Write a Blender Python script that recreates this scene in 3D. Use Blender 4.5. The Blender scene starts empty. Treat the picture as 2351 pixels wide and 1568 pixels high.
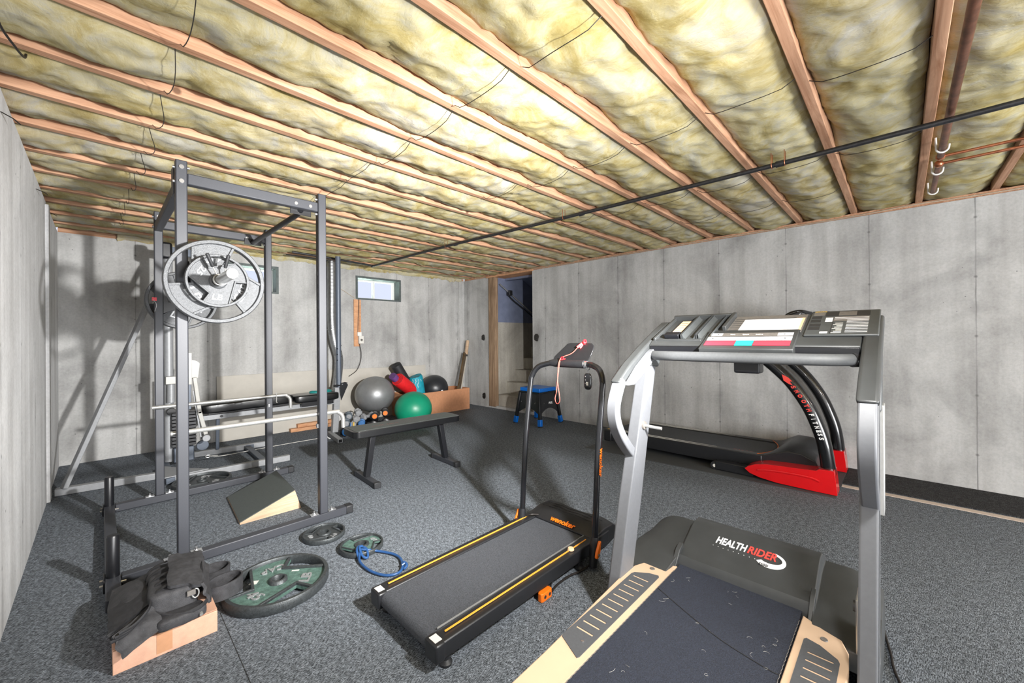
import bpy, bmesh, math, random
from mathutils import Vector, Matrix, noise, geometry, Quaternion
random.seed(7)
PI = math.pi
S = bpy.context.scene
COL = S.collection
V = Vector

# ------------------------------------------------------------------ camera
YAW, PIT, ROL = .7992, .0015, -.0078
FPX, SHY = 918.29, -9.49
f = V((math.sin(YAW)*math.cos(PIT), math.cos(YAW)*math.cos(PIT), math.sin(PIT)))
r = V((math.cos(YAW), -math.sin(YAW), 0)); u = r.cross(f)
r, u = math.cos(ROL)*r+math.sin(ROL)*u, -math.sin(ROL)*r+math.cos(ROL)*u
cd = bpy.data.cameras.new('camera'); cam = bpy.data.objects.new('camera', cd); COL.objects.link(cam)
cam.matrix_world = Matrix(((r.x, u.x, -f.x, 0), (r.y, u.y, -f.y, 0), (r.z, u.z, -f.z, 1.1967), (0, 0, 0, 1)))
cd.sensor_width = 36; cd.sensor_fit = 'HORIZONTAL'; cd.lens = FPX/2351*36; cd.shift_y = SHY/2351
cd.clip_start = .02; cd.clip_end = 100
S.camera = cam

# ------------------------------------------------------------------ world, light, exposure
w = bpy.data.worlds.new('world'); S.world = w; w.use_nodes = True
bg = w.node_tree.nodes['Background']; bg.inputs[0].default_value = (.80, .85, 1, 1); bg.inputs[1].default_value = 1.0
S.view_settings.view_transform = 'Standard'; S.view_settings.look = 'None'
S.view_settings.exposure = 0.0; S.view_settings.gamma = 1; S.view_settings.use_curve_mapping = False


def lamp(name, kind, loc, power, color=(1, 1, 1), size=.1, size_y=None, target=None):
    d = bpy.data.lights.new(name, kind); d.energy = power; d.color = color
    if kind == 'AREA':
        d.size = size
        if size_y: d.shape = 'RECTANGLE'; d.size_y = size_y
    else: d.shadow_soft_size = size
    o = bpy.data.objects.new(name, d); COL.objects.link(o); o.location = loc
    if target is not None:
        o.rotation_euler = (V(target)-V(loc)).to_track_quat('-Z', 'Y').to_euler()
    return o


BULB = V((1.15, -.12, 1.98))
BULBS = [(BULB, 4, (1, .965, .92), 'near the camera'), (V((.9, -2.3, 1.95)), 70, (1, .97, .93), 'added as fill at the rear left'), (V((3.4, -2.4, 1.95)), 14, (1, .93, .86), 'added as fill at the rear right')]
BULB_R = .055
KEY = (1.15, -.12, 1.52)
for pw_, cone, tgt in ((235, 168, (1.35, 4, .7)), (1020, 88, (1.9, 5.8, .80))):
    k_ = lamp('key_lamp_light', 'SPOT', KEY, pw_, (1, .985, .96), .05, target=tgt); k_.data.spot_size = math.radians(cone); k_.data.spot_blend = 1
lamp('rear_fill_light', 'AREA', (1.3, -3.2, .95), 330, (.97, .98, 1), 2.5, 1.7, target=(.9, 3, 1.9))  # added area light behind the camera, unseen, brightens the whole room
lamp('window_well_bounce', 'AREA', (3.0, 6.55, 1.45), 60, (.80, 1, .84), .9, .5, target=(2.95, 5.8, 2.02))
lamp('window_well_bounce_left', 'AREA', (1.24, 6.55, 1.45), 60, (.80, 1, .84), .9, .5, target=(1.25, 5.8, 2.02))

# ------------------------------------------------------------------ room numbers
XL, XR, YB, YF, ZT, ZJ = -.2854, 4.6868, 5.7865, -3.3, 2.2478, 2.285

# ------------------------------------------------------------------ materials


def nodes(name):
    m = bpy.data.materials.new(name); m.use_nodes = True
    nt = m.node_tree; b = nt.nodes['Principled BSDF']
    return m, nt, b


def N(nt, t, **k):
    n = nt.nodes.new(t)
    for a, v in k.items():
        if a.startswith('i_'):
            key = a[2:]; key = int(key) if key.isdigit() else key.replace('_', ' ')
            n.inputs[key].default_value = v
        else: setattr(n, a, v)
    return n


def c4(c): return (c[0], c[1], c[2], 1)


def s2l(*c):
    o = []
    for v in c:
        v /= 255.; o.append(v/12.92 if v <= .04045 else ((v+.055)/1.055)**2.4)
    return tuple(o)


def ramp(nt, stops):
    n = nt.nodes.new('ShaderNodeValToRGB'); e = n.color_ramp.elements
    while len(e) > 1: e.remove(e[-1])
    e[0].position = stops[0][0]; e[0].color = c4(stops[0][1])
    for p, c in stops[1:]:
        q = e.new(p); q.color = c4(c)
    return n


def mixc(nt, a, b, fac, mode='MIX'):
    n = nt.nodes.new('ShaderNodeMix'); n.data_type = 'RGBA'; n.blend_type = mode
    for i, v in ((0, fac), (6, a), (7, b)):
        if hasattr(v, 'is_linked') or hasattr(v, 'links'): nt.links.new(v, n.inputs[i])
        elif i == 0: n.inputs[0].default_value = v
        else: n.inputs[i].default_value = c4(v)
    return n.outputs[2]


def mat(name, col, rough=.5, metal=0., var=.08, scale=30, bump=.0, bscale=200, spec=.5, coat=0, aniso=(1, 1, 1), emit=0, trans=0):
    """procedural material: base colour broken up by noise, noise bump"""
    m, nt, b = nodes(name); L = nt.links.new
    tc = N(nt, 'ShaderNodeTexCoord'); mp = N(nt, 'ShaderNodeMapping'); mp.inputs['Scale'].default_value = aniso
    L(tc.outputs['Object'], mp.inputs[0])
    n1 = N(nt, 'ShaderNodeTexNoise', i_Scale=scale, i_Detail=5., i_Roughness=.6); L(mp.outputs[0], n1.inputs['Vector'])
    lo = tuple(max(0, c*(1-var*2)) for c in col); hi = tuple(min(1, c*(1+var*2)) for c in col)
    rp = ramp(nt, [(.25, lo), (.75, hi)]); L(n1.outputs[0], rp.inputs[0]); L(rp.outputs[0], b.inputs['Base Color'])
    b.inputs['Roughness'].default_value = rough; b.inputs['Metallic'].default_value = metal
    b.inputs['Specular IOR Level'].default_value = spec; b.inputs['Coat Weight'].default_value = coat
    if trans: b.inputs['Transmission Weight'].default_value = trans
    if emit:
        L(rp.outputs[0], b.inputs['Emission Color']); b.inputs['Emission Strength'].default_value = emit
    if bump:
        n2 = N(nt, 'ShaderNodeTexNoise', i_Scale=bscale, i_Detail=4.); L(mp.outputs[0], n2.inputs['Vector'])
        bp = N(nt, 'ShaderNodeBump', i_Strength=bump, i_Distance=.01); L(n2.outputs[0], bp.inputs['Height']); L(bp.outputs[0], b.inputs['Normal'])
    return m


def concrete(name, axis=None, s0=0, base=(.44, .44, .43), stain=.5, spacing=.6096):
    m, nt, b = nodes(name); L = nt.links.new
    tc = N(nt, 'ShaderNodeTexCoord'); P = tc.outputs['Object']
    big = N(nt, 'ShaderNodeTexNoise', i_Scale=1.3, i_Detail=6., i_Roughness=.62, i_Distortion=.6); L(P, big.inputs['Vector'])
    rp = ramp(nt, [(.28, tuple(c*(1-.38*stain) for c in base)), (.5, base), (.72, tuple(c*1.22 for c in base))]); L(big.outputs[0], rp.inputs[0])
    mp = N(nt, 'ShaderNodeMapping'); mp.inputs['Scale'].default_value = (7, 7, .55); L(P, mp.inputs[0])
    st = N(nt, 'ShaderNodeTexNoise', i_Scale=1., i_Detail=5., i_Roughness=.6); L(mp.outputs[0], st.inputs['Vector'])
    r2 = ramp(nt, [(.32, (.74, .73, .72)), (.6, (1.04, 1.04, 1.04))]); L(st.outputs[0], r2.inputs[0])
    col = mixc(nt, rp.outputs[0], r2.outputs[0], .75, 'MULTIPLY')
    fine = N(nt, 'ShaderNodeTexNoise', i_Scale=55., i_Detail=8., i_Roughness=.75); L(P, fine.inputs['Vector'])
    r3 = ramp(nt, [(.3, (.74, .74, .74)), (.55, (1, 1, 1)), (.75, (1.12, 1.12, 1.12))]); L(fine.outputs[0], r3.inputs[0])
    col = mixc(nt, col, r3.outputs[0], .6, 'MULTIPLY')
    # pits
    vo = N(nt, 'ShaderNodeTexVoronoi', i_Scale=13., i_Randomness=1.); L(P, vo.inputs['Vector'])
    pn = N(nt, 'ShaderNodeTexNoise', i_Scale=3.1, i_Detail=2.); L(P, pn.inputs['Vector'])
    pm = N(nt, 'ShaderNodeMath', operation='MULTIPLY_ADD'); L(pn.outputs[0], pm.inputs[0]); pm.inputs[1].default_value = .22; pm.inputs[2].default_value = -.075
    lt = N(nt, 'ShaderNodeMath', operation='LESS_THAN'); L(vo.outputs['Distance'], lt.inputs[0]); L(pm.outputs[0], lt.inputs[1])
    col = mixc(nt, col, tuple(c*.42 for c in base), lt.outputs[0])
    hgt = fine.outputs[0]
    if axis is not None:
        sp = N(nt, 'ShaderNodeSeparateXYZ'); L(P, sp.inputs[0])
        wob = N(nt, 'ShaderNodeTexNoise', i_Scale=9., i_Detail=3.); L(P, wob.inputs['Vector'])
        ad = N(nt, 'ShaderNodeMath', operation='MULTIPLY_ADD'); L(wob.outputs[0], ad.inputs[0]); ad.inputs[1].default_value = .008; L(sp.outputs[axis], ad.inputs[2])
        sb = N(nt, 'ShaderNodeMath', operation='SUBTRACT'); L(ad.outputs[0], sb.inputs[0]); sb.inputs[1].default_value = s0+.004-spacing/2-20*spacing
        mo = N(nt, 'ShaderNodeMath', operation='MODULO'); L(sb.outputs[0], mo.inputs[0]); mo.inputs[1].default_value = spacing
        s3 = N(nt, 'ShaderNodeMath', operation='SUBTRACT'); L(mo.outputs[0], s3.inputs[0]); s3.inputs[1].default_value = spacing/2
        ab = N(nt, 'ShaderNodeMath', operation='ABSOLUTE'); L(s3.outputs[0], ab.inputs[0])
        ls = N(nt, 'ShaderNodeMapRange'); L(ab.outputs[0], ls.inputs[0]); ls.inputs[1].default_value = .0018; ls.inputs[2].default_value = .0055; ls.inputs[3].default_value = 1; ls.inputs[4].default_value = 0
        vn = N(nt, 'ShaderNodeTexNoise', i_Scale=2.3, i_Detail=3.); L(P, vn.inputs['Vector'])
        vr = ramp(nt, [(.35, (.35, .35, .35)), (.6, (1, 1, 1))]); L(vn.outputs[0], vr.inputs[0])
        lm = N(nt, 'ShaderNodeMath', operation='MULTIPLY'); L(ls.outputs[0], lm.inputs[0]); L(vr.outputs[0], lm.inputs[1])
        lm2 = N(nt, 'ShaderNodeMath', operation='MULTIPLY'); L(lm.outputs[0], lm2.inputs[0]); lm2.inputs[1].default_value = .75
        col = mixc(nt, col, tuple(c*.34 for c in base), lm2.outputs[0])
        # dark grout stain halo either side of a joint
        hs = N(nt, 'ShaderNodeMapRange'); L(ab.outputs[0], hs.inputs[0]); hs.inputs[1].default_value = .0; hs.inputs[2].default_value = .07; hs.inputs[3].default_value = 1; hs.inputs[4].default_value = 0
        hn = N(nt, 'ShaderNodeTexNoise', i_Scale=4.7, i_Detail=5.); L(P, hn.inputs['Vector'])
        hr = ramp(nt, [(.5, (0, 0, 0)), (.72, (.7, .7, .7))]); L(hn.outputs[0], hr.inputs[0])
        hm = N(nt, 'ShaderNodeMath', operation='MULTIPLY'); L(hs.outputs[0], hm.inputs[0]); L(hr.outputs[0], hm.inputs[1])
        col = mixc(nt, col, tuple(c*.45 for c in base), hm.outputs[0])
        # tie marks: small dots on the joints
        zm = N(nt, 'ShaderNodeMath', operation='MODULO'); L(sp.outputs[2], zm.inputs[0]); zm.inputs[1].default_value = .457
        zs = N(nt, 'ShaderNodeMath', operation='SUBTRACT'); L(zm.outputs[0], zs.inputs[0]); zs.inputs[1].default_value = .27
        cb = N(nt, 'ShaderNodeCombineXYZ'); L(s3.outputs[0], cb.inputs[0]); L(zs.outputs[0], cb.inputs[1])
        ln = N(nt, 'ShaderNodeVectorMath', operation='LENGTH'); L(cb.outputs[0], ln.inputs[0])
        ld = N(nt, 'ShaderNodeMapRange'); L(ln.outputs['Value'], ld.inputs[0]); ld.inputs[1].default_value = .004; ld.inputs[2].default_value = .013; ld.inputs[3].default_value = .75; ld.inputs[4].default_value = 0
        col = mixc(nt, col, tuple(c*.3 for c in base), ld.outputs[0])
    L(col, b.inputs['Base Color']); b.inputs['Roughness'].default_value = .88; b.inputs['Specular IOR Level'].default_value = .25
    bp = N(nt, 'ShaderNodeBump', i_Strength=.25, i_Distance=.004); L(hgt, bp.inputs['Height']); L(bp.outputs[0], b.inputs['Normal'])
    return m


def carpet(name, dark, light, rot=0.35):
    m, nt, b = nodes(name); L = nt.links.new
    tc = N(nt, 'ShaderNodeTexCoord'); mp = N(nt, 'ShaderNodeMapping'); mp.inputs['Scale'].default_value = (95, 300, 150); mp.inputs['Rotation'].default_value = (0, 0, rot)
    L(tc.outputs['Object'], mp.inputs[0])
    a = N(nt, 'ShaderNodeTexNoise', i_Scale=1., i_Detail=4., i_Roughness=.75); L(mp.outputs[0], a.inputs['Vector'])
    rp = ramp(nt, [(.38, dark), (.49, tuple((x+y)*.36 for x, y in zip(dark, light))), (.62, light)]); L(a.outputs[0], rp.inputs[0])
    g = N(nt, 'ShaderNodeTexNoise', i_Scale=1.1, i_Detail=4.); L(tc.outputs['Object'], g.inputs['Vector'])
    r2 = ramp(nt, [(.3, (.86, .86, .86)), (.7, (1.08, 1.08, 1.08))]); L(g.outputs[0], r2.inputs[0])
    g2 = N(nt, 'ShaderNodeTexNoise', i_Scale=42., i_Detail=3., i_Roughness=.7); L(tc.outputs['Object'], g2.inputs['Vector'])
    r4 = ramp(nt, [(.38, (.62, .62, .62)), (.62, (1.3, 1.3, 1.3))]); L(g2.outputs[0], r4.inputs[0])
    cc_ = mixc(nt, rp.outputs[0], r4.outputs[0], .8, 'MULTIPLY')
    L(mixc(nt, cc_, r2.outputs[0], .8, 'MULTIPLY'), b.inputs['Base Color'])
    b.inputs['Roughness'].default_value = .95; b.inputs['Specular IOR Level'].default_value = .15
    bp = N(nt, 'ShaderNodeBump', i_Strength=.25, i_Distance=.003); L(a.outputs[0], bp.inputs['Height']); L(bp.outputs[0], b.inputs['Normal'])
    return m


def wood(name, a, bcol, along=(1.2, 22, 22), rough=.75, knots=True):
    m, nt, b = nodes(name); L = nt.links.new
    tc = N(nt, 'ShaderNodeTexCoord'); mp = N(nt, 'ShaderNodeMapping'); mp.inputs['Scale'].default_value = along
    L(tc.outputs['Object'], mp.inputs[0])
    n = N(nt, 'ShaderNodeTexNoise', i_Scale=1.6, i_Detail=6., i_Roughness=.65, i_Distortion=1.2); L(mp.outputs[0], n.inputs['Vector'])
    rp = ramp(nt, [(.3, a), (.68, bcol)]); L(n.outputs[0], rp.inputs[0]); col = rp.outputs[0]
    st = N(nt, 'ShaderNodeTexNoise', i_Scale=2.4, i_Detail=5.); L(tc.outputs['Object'], st.inputs['Vector'])
    r3 = ramp(nt, [(.34, (.62, .58, .55)), (.5, (1, 1, 1))]); L(st.outputs[0], r3.inputs[0])
    col = mixc(nt, col, r3.outputs[0], .5, 'MULTIPLY')
    if knots:
        vo = N(nt, 'ShaderNodeTexVoronoi', i_Scale=3.3); L(tc.outputs['Object'], vo.inputs['Vector'])
        lt = N(nt, 'ShaderNodeMapRange'); L(vo.outputs['Distance'], lt.inputs[0]); lt.inputs[1].default_value = .04; lt.inputs[2].default_value = .07; lt.inputs[3].default_value = .8; lt.inputs[4].default_value = 0
        col = mixc(nt, col, tuple(c*.25 for c in a), lt.outputs[0])
    L(col, b.inputs['Base Color']); b.inputs['Roughness'].default_value = rough; b.inputs['Specular IOR Level'].default_value = .25
    bp = N(nt, 'ShaderNodeBump', i_Strength=.3, i_Distance=.003); L(n.outputs[0], bp.inputs['Height']); L(bp.outputs[0], b.inputs['Normal'])
    return m


def fibre(name):
    m, nt, b = nodes(name); L = nt.links.new
    tc = N(nt, 'ShaderNodeTexCoord'); P = tc.outputs['Object']
    n = N(nt, 'ShaderNodeTexNoise', i_Scale=4.2, i_Detail=9., i_Roughness=.68, i_Distortion=1.1); L(P, n.inputs['Vector'])
    rp = ramp(nt, [(.26, s2l(146, 130, 76)), (.40, s2l(170, 156, 106)), (.52, s2l(183, 174, 138)), (.62, s2l(178, 174, 154)), (.74, s2l(193, 190, 172))]); L(n.outputs[0], rp.inputs[0])
    bw = N(nt, 'ShaderNodeTexNoise', i_Scale=.55, i_Detail=2.); L(P, bw.inputs['Vector'])
    br = ramp(nt, [(.42, (1, 1, 1)), (.62, (.97, .96, 1.12))]); L(bw.outputs[0], br.inputs[0])
    col = mixc(nt, rp.outputs[0], br.outputs[0], .8, 'MULTIPLY')
    mp = N(nt, 'ShaderNodeMapping'); mp.inputs['Scale'].default_value = (14, 5, 5); mp.inputs['Rotation'].default_value = (0, 0, .25); L(P, mp.inputs[0])
    st = N(nt, 'ShaderNodeTexNoise', i_Scale=1.7, i_Detail=8., i_Roughness=.7, i_Distortion=1.5); L(mp.outputs[0], st.inputs['Vector'])
    r3 = ramp(nt, [(.3, (.82, .79, .7)), (.5, (1, 1, 1))]); L(st.outputs[0], r3.inputs[0])
    col = mixc(nt, col, r3.outputs[0], .5, 'MULTIPLY')
    L(col, b.inputs['Base Color']); b.inputs['Roughness'].default_value = 1; b.inputs['Specular IOR Level'].default_value = .05
    ad = N(nt, 'ShaderNodeMath', operation='ADD'); L(n.outputs[0], ad.inputs[0]); L(st.outputs[0], ad.inputs[1])
    fi = N(nt, 'ShaderNodeTexNoise', i_Scale=60., i_Detail=6., i_Distortion=1.); L(P, fi.inputs['Vector'])
    a2 = N(nt, 'ShaderNodeMath', operation='MULTIPLY_ADD'); L(fi.outputs[0], a2.inputs[0]); a2.inputs[1].default_value = .25; L(ad.outputs[0], a2.inputs[2])
    bp = N(nt, 'ShaderNodeBump', i_Strength=.32, i_Distance=.02); L(a2.outputs[0], bp.inputs['Height']); L(bp.outputs[0], b.inputs['Normal'])
    return m


M = {}
M['wall_r'] = concrete('concrete_right', 1, 3.853-.6096*8, (.46, .462, .46), .95)
M['wall_b'] = concrete('concrete_back', 0, 3.915-.6096*8, (.45, .45, .445), 1.)
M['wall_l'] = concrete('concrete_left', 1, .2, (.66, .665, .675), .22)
M['conc'] = concrete('concrete_plain', None, 0, (.36, .34, .30), 1.)
M['carpet'] = carpet('carpet_grey', s2l(25, 28, 32), s2l(150, 158, 168))
M['carpet_dark'] = carpet('carpet_offcut', s2l(20, 20, 21), s2l(84, 84, 86))
M['batwood'] = wood('bat_wood', s2l(58, 46, 34), s2l(104, 86, 62), (14, 14, 2), .35, False)
M['joist'] = wood('joist_wood', s2l(156, 112, 84), s2l(206, 164, 134))
M['oldwood'] = wood('weathered_wood', s2l(106, 84, 66), s2l(168, 142, 116), (22, 22, 1.2))
M['plank'] = wood('plank_wood', s2l(184, 132, 96), s2l(216, 168, 130), (3, 14, 14), knots=False)
M['ply'] = wood('birch_ply', s2l(176, 146, 120), s2l(208, 184, 156), (2, 4, 60), .6, False)
M['fibre'] = fibre('fibreglass')
M['subfloor'] = mat('subfloor_board', s2l(150, 112, 78), .9, var=.2, scale=8)
M['blackpipe'] = mat('black_iron', s2l(58, 58, 60), .35, .6, .15, 60, .1, 120)
M['copper'] = mat('copper', s2l(176, 112, 82), .32, .85, .22, 18)
M['copper_old'] = mat('copper_tarnished', s2l(122, 82, 64), .42, .75, .3, 14)
M['whiteplastic'] = mat('white_plastic', s2l(225, 224, 220), .4, 0, .02)
M['wire'] = mat('dark_wire', s2l(44, 40, 38), .5, .3, .05)
M['cable'] = mat('beige_cable', s2l(176, 160, 140), .6, 0, .1)
M['rack'] = mat('rack_powdercoat', s2l(56, 58, 64), .45, .1, .05, 200, .03, 900)
M['rackdark'] = mat('rack_black', s2l(21, 22, 26), .35, .1, .08, 60)
M['rubber'] = mat('black_rubber', s2l(34, 35, 38), .55, 0, .1, 80, .1, 300)
M['bolt'] = mat('zinc_bolt', s2l(205, 206, 208), .25, .9, .05)
M['chrome'] = mat('brushed_steel', s2l(196, 196, 194), .30, .72, .05, 40)
M['iron'] = mat('cast_iron_grey', s2l(84, 86, 89), .45, .12, .14, 90, .25, 260)
M['iron_light'] = mat('worn_iron', s2l(146, 148, 150), .4, .3, .1, 120)
M['iron_green'] = mat('cast_iron_green', s2l(88, 116, 108), .5, .2, .25, 50, .25, 220)
M['iron_dark'] = mat('cast_iron_dark', s2l(66, 70, 72), .42, .4, .2, 90, .2, 240)
M['silver'] = mat('gym_silver', s2l(144, 146, 149), .45, .15, .05, 50)
M['gymblue'] = mat('gym_slate', s2l(84, 92, 104), .45, .2, .05, 50)
M['white'] = mat('white_paint', s2l(168, 167, 162), .4, 0, .03)
M['vinyl'] = mat('black_vinyl', s2l(15, 16, 18), .28, 0, .06, 90, .08, 350, coat=.2)
M['vinyl_top'] = mat('bench_vinyl_top', s2l(66, 72, 70), .42, 0, .1, 60, .1, 350)
M['duct'] = mat('galvanised_duct', s2l(150, 152, 154), .42, .8, .12, 20)
M['cardboard'] = mat('cardboard', s2l(204, 160, 136), .8, 0, .06, 25, .05, 200)
M['cardboard2'] = mat('cardboard_brown', s2l(186, 132, 96), .8, 0, .06, 25, .05, 200)
M['tape'] = mat('packing_tape', s2l(190, 142, 108), .3, 0, .05)
M['masking'] = mat('floor_tape', s2l(196, 180, 166), .7, 0, .05)
M['nylon'] = mat('black_nylon', s2l(52, 52, 55), .66, 0, .25, 45, .3, 420)
M['nylon2'] = mat('black_webbing', s2l(34, 34, 37), .65, 0, .2, 90, .3, 700)
M['ball_silver'] = mat('silver_ball', s2l(140, 142, 144), .40, .5, .04, 20, .06, 260)
M['ball_green'] = mat('green_ball', s2l(14, 132, 100), .38, 0, .04, 10)
M['ball_black'] = mat('black_ball', s2l(40, 42, 46), .35, 0, .06, 10, .05, 200)
M['purple'] = mat('purple_foam', s2l(98, 62, 122), .7, 0, .1)
M['red'] = mat('red_mat', s2l(214, 26, 32), .6, 0, .06)
M['redgloss'] = mat('red_plastic', s2l(204, 16, 22), .24, 0, .03, 10, coat=.4)
M['blue'] = mat('blue_plastic', s2l(0, 92, 178), .35, 0, .05)
M['bluerope'] = mat('blue_tubing', s2l(38, 76, 126), .4, 0, .08)
M['teal'] = mat('teal_fabric', s2l(16, 142, 162), .6, 0, .12, 25)
M['tealdark'] = mat('teal_plastic', s2l(24, 122, 120), .45, 0, .08)
M['grey_db'] = mat('grey_neoprene', s2l(132, 134, 138), .6, 0, .12, 40)
M['blue_db'] = mat('blue_neoprene', s2l(34, 92, 148), .55, 0, .1, 40)
M['dark_db'] = mat('slate_neoprene', s2l(76, 86, 96), .6, 0, .1, 40)
M['orange'] = mat('orange_plastic', s2l(238, 116, 24), .4, 0, .04)
M['orangestripe'] = mat('orange_stripe', s2l(238, 162, 58), .5, 0, .04)
M['belt'] = mat('treadmill_belt', s2l(66, 69, 75), .8, 0, .4, 330, .25, 700)
M['belt_navy'] = mat('navy_belt', s2l(37, 42, 55), .85, 0, .32, 260, .4, 420)
M['blackgloss'] = mat('black_gloss_metal', s2l(20, 21, 24), .2, .1, .05, coat=.5)
M['plastic_dk'] = mat('dark_plastic', s2l(31, 32, 35), .36, 0, .06, 60, .05, 500)
M['plastic_gr'] = mat('grey_plastic', s2l(68, 71, 72), .45, 0, .05, 60, .06, 600)
M['hood'] = mat('hood_plastic', s2l(56, 58, 59), .42, 0, .07, 12, .06, 600)
M['hr_silver'] = mat('treadmill_silver', s2l(101, 103, 107), .45, .1, .03, 60, .03, 700)
M['hr_grey'] = mat('treadmill_grey', s2l(88, 90, 93), .42, .2, .04, 60)
M['barpad'] = mat('handlebar_foam', s2l(78, 80, 82), .6, 0, .06, 120, .05, 500)
M['cream'] = mat('cream_laminate', s2l(205, 176, 148), .5, 0, .03, 6)
M['tread'] = mat('tread_rubber', s2l(78, 80, 84), .6, 0, .06, 120, .1, 500)
M['paper'] = mat('paper', s2l(206, 206, 208), .7, 0, .02)
M['paper_old'] = mat('paper_tan', s2l(224, 188, 150), .7, 0, .05)
M['label'] = mat('pale_label', s2l(212, 210, 204), .6, 0, .1, 300)
M['mark_white'] = mat('print_white', s2l(236, 236, 236), .5, 0, .01)
M['mark_red'] = mat('print_red', s2l(224, 70, 62), .5, 0, .01)
M['mark_coral'] = mat('panel_red', s2l(222, 60, 76), .4, 0, .02)
M['mark_teal'] = mat('panel_teal', s2l(44, 178, 164), .4, 0, .02)
M['mark_dark'] = mat('print_dark', s2l(42, 42, 44), .5, 0, .05)
M['mark_olive'] = mat('print_grey', s2l(104, 100, 96), .5, 0, .1, 90)
M['mark_yellow'] = mat('print_yellow', s2l(206, 170, 70), .5, 0, .05)
M['worn_red'] = mat('worn_red_print', s2l(150, 84, 76), .6, 0, .1)
M['pinkcord'] = mat('coral_cord', s2l(240, 104, 92), .5, 0, .03)
M['clipred'] = mat('red_clip', s2l(236, 44, 52), .35, 0, .03)
M['panelboard'] = mat('pale_board', s2l(184, 180, 172), .8, 0, .04, 6, .05, 200)
M['steelframe'] = mat('window_steel', s2l(84, 92, 92), .6, .3, .12, 30)
M['vinylframe'] = mat('window_vinyl', s2l(226, 230, 226), .4, 0, .02)
M['bulkhead'] = mat('painted_steel', s2l(120, 128, 152), .5, .2, .08, 8)
M['tar'] = mat('tar', s2l(38, 36, 34), .5, 0, .2, 60, .3, 90)
M['foampad'] = mat('mat_rubber', s2l(64, 66, 68), .7, 0, .08, 30)
M['porcelain'] = mat('porcelain', s2l(236, 234, 226), .25, 0, .01)
g_, nt_, b_ = nodes('window_glass'); b_.inputs['Base Color'].default_value = (.95, .97, 1, 1); b_.inputs['Roughness'].default_value = .02
b_.inputs['Transmission Weight'].default_value = 1; b_.inputs['IOR'].default_value = 1.02; M['glass'] = g_

# ------------------------------------------------------------------ mesh building


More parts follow.
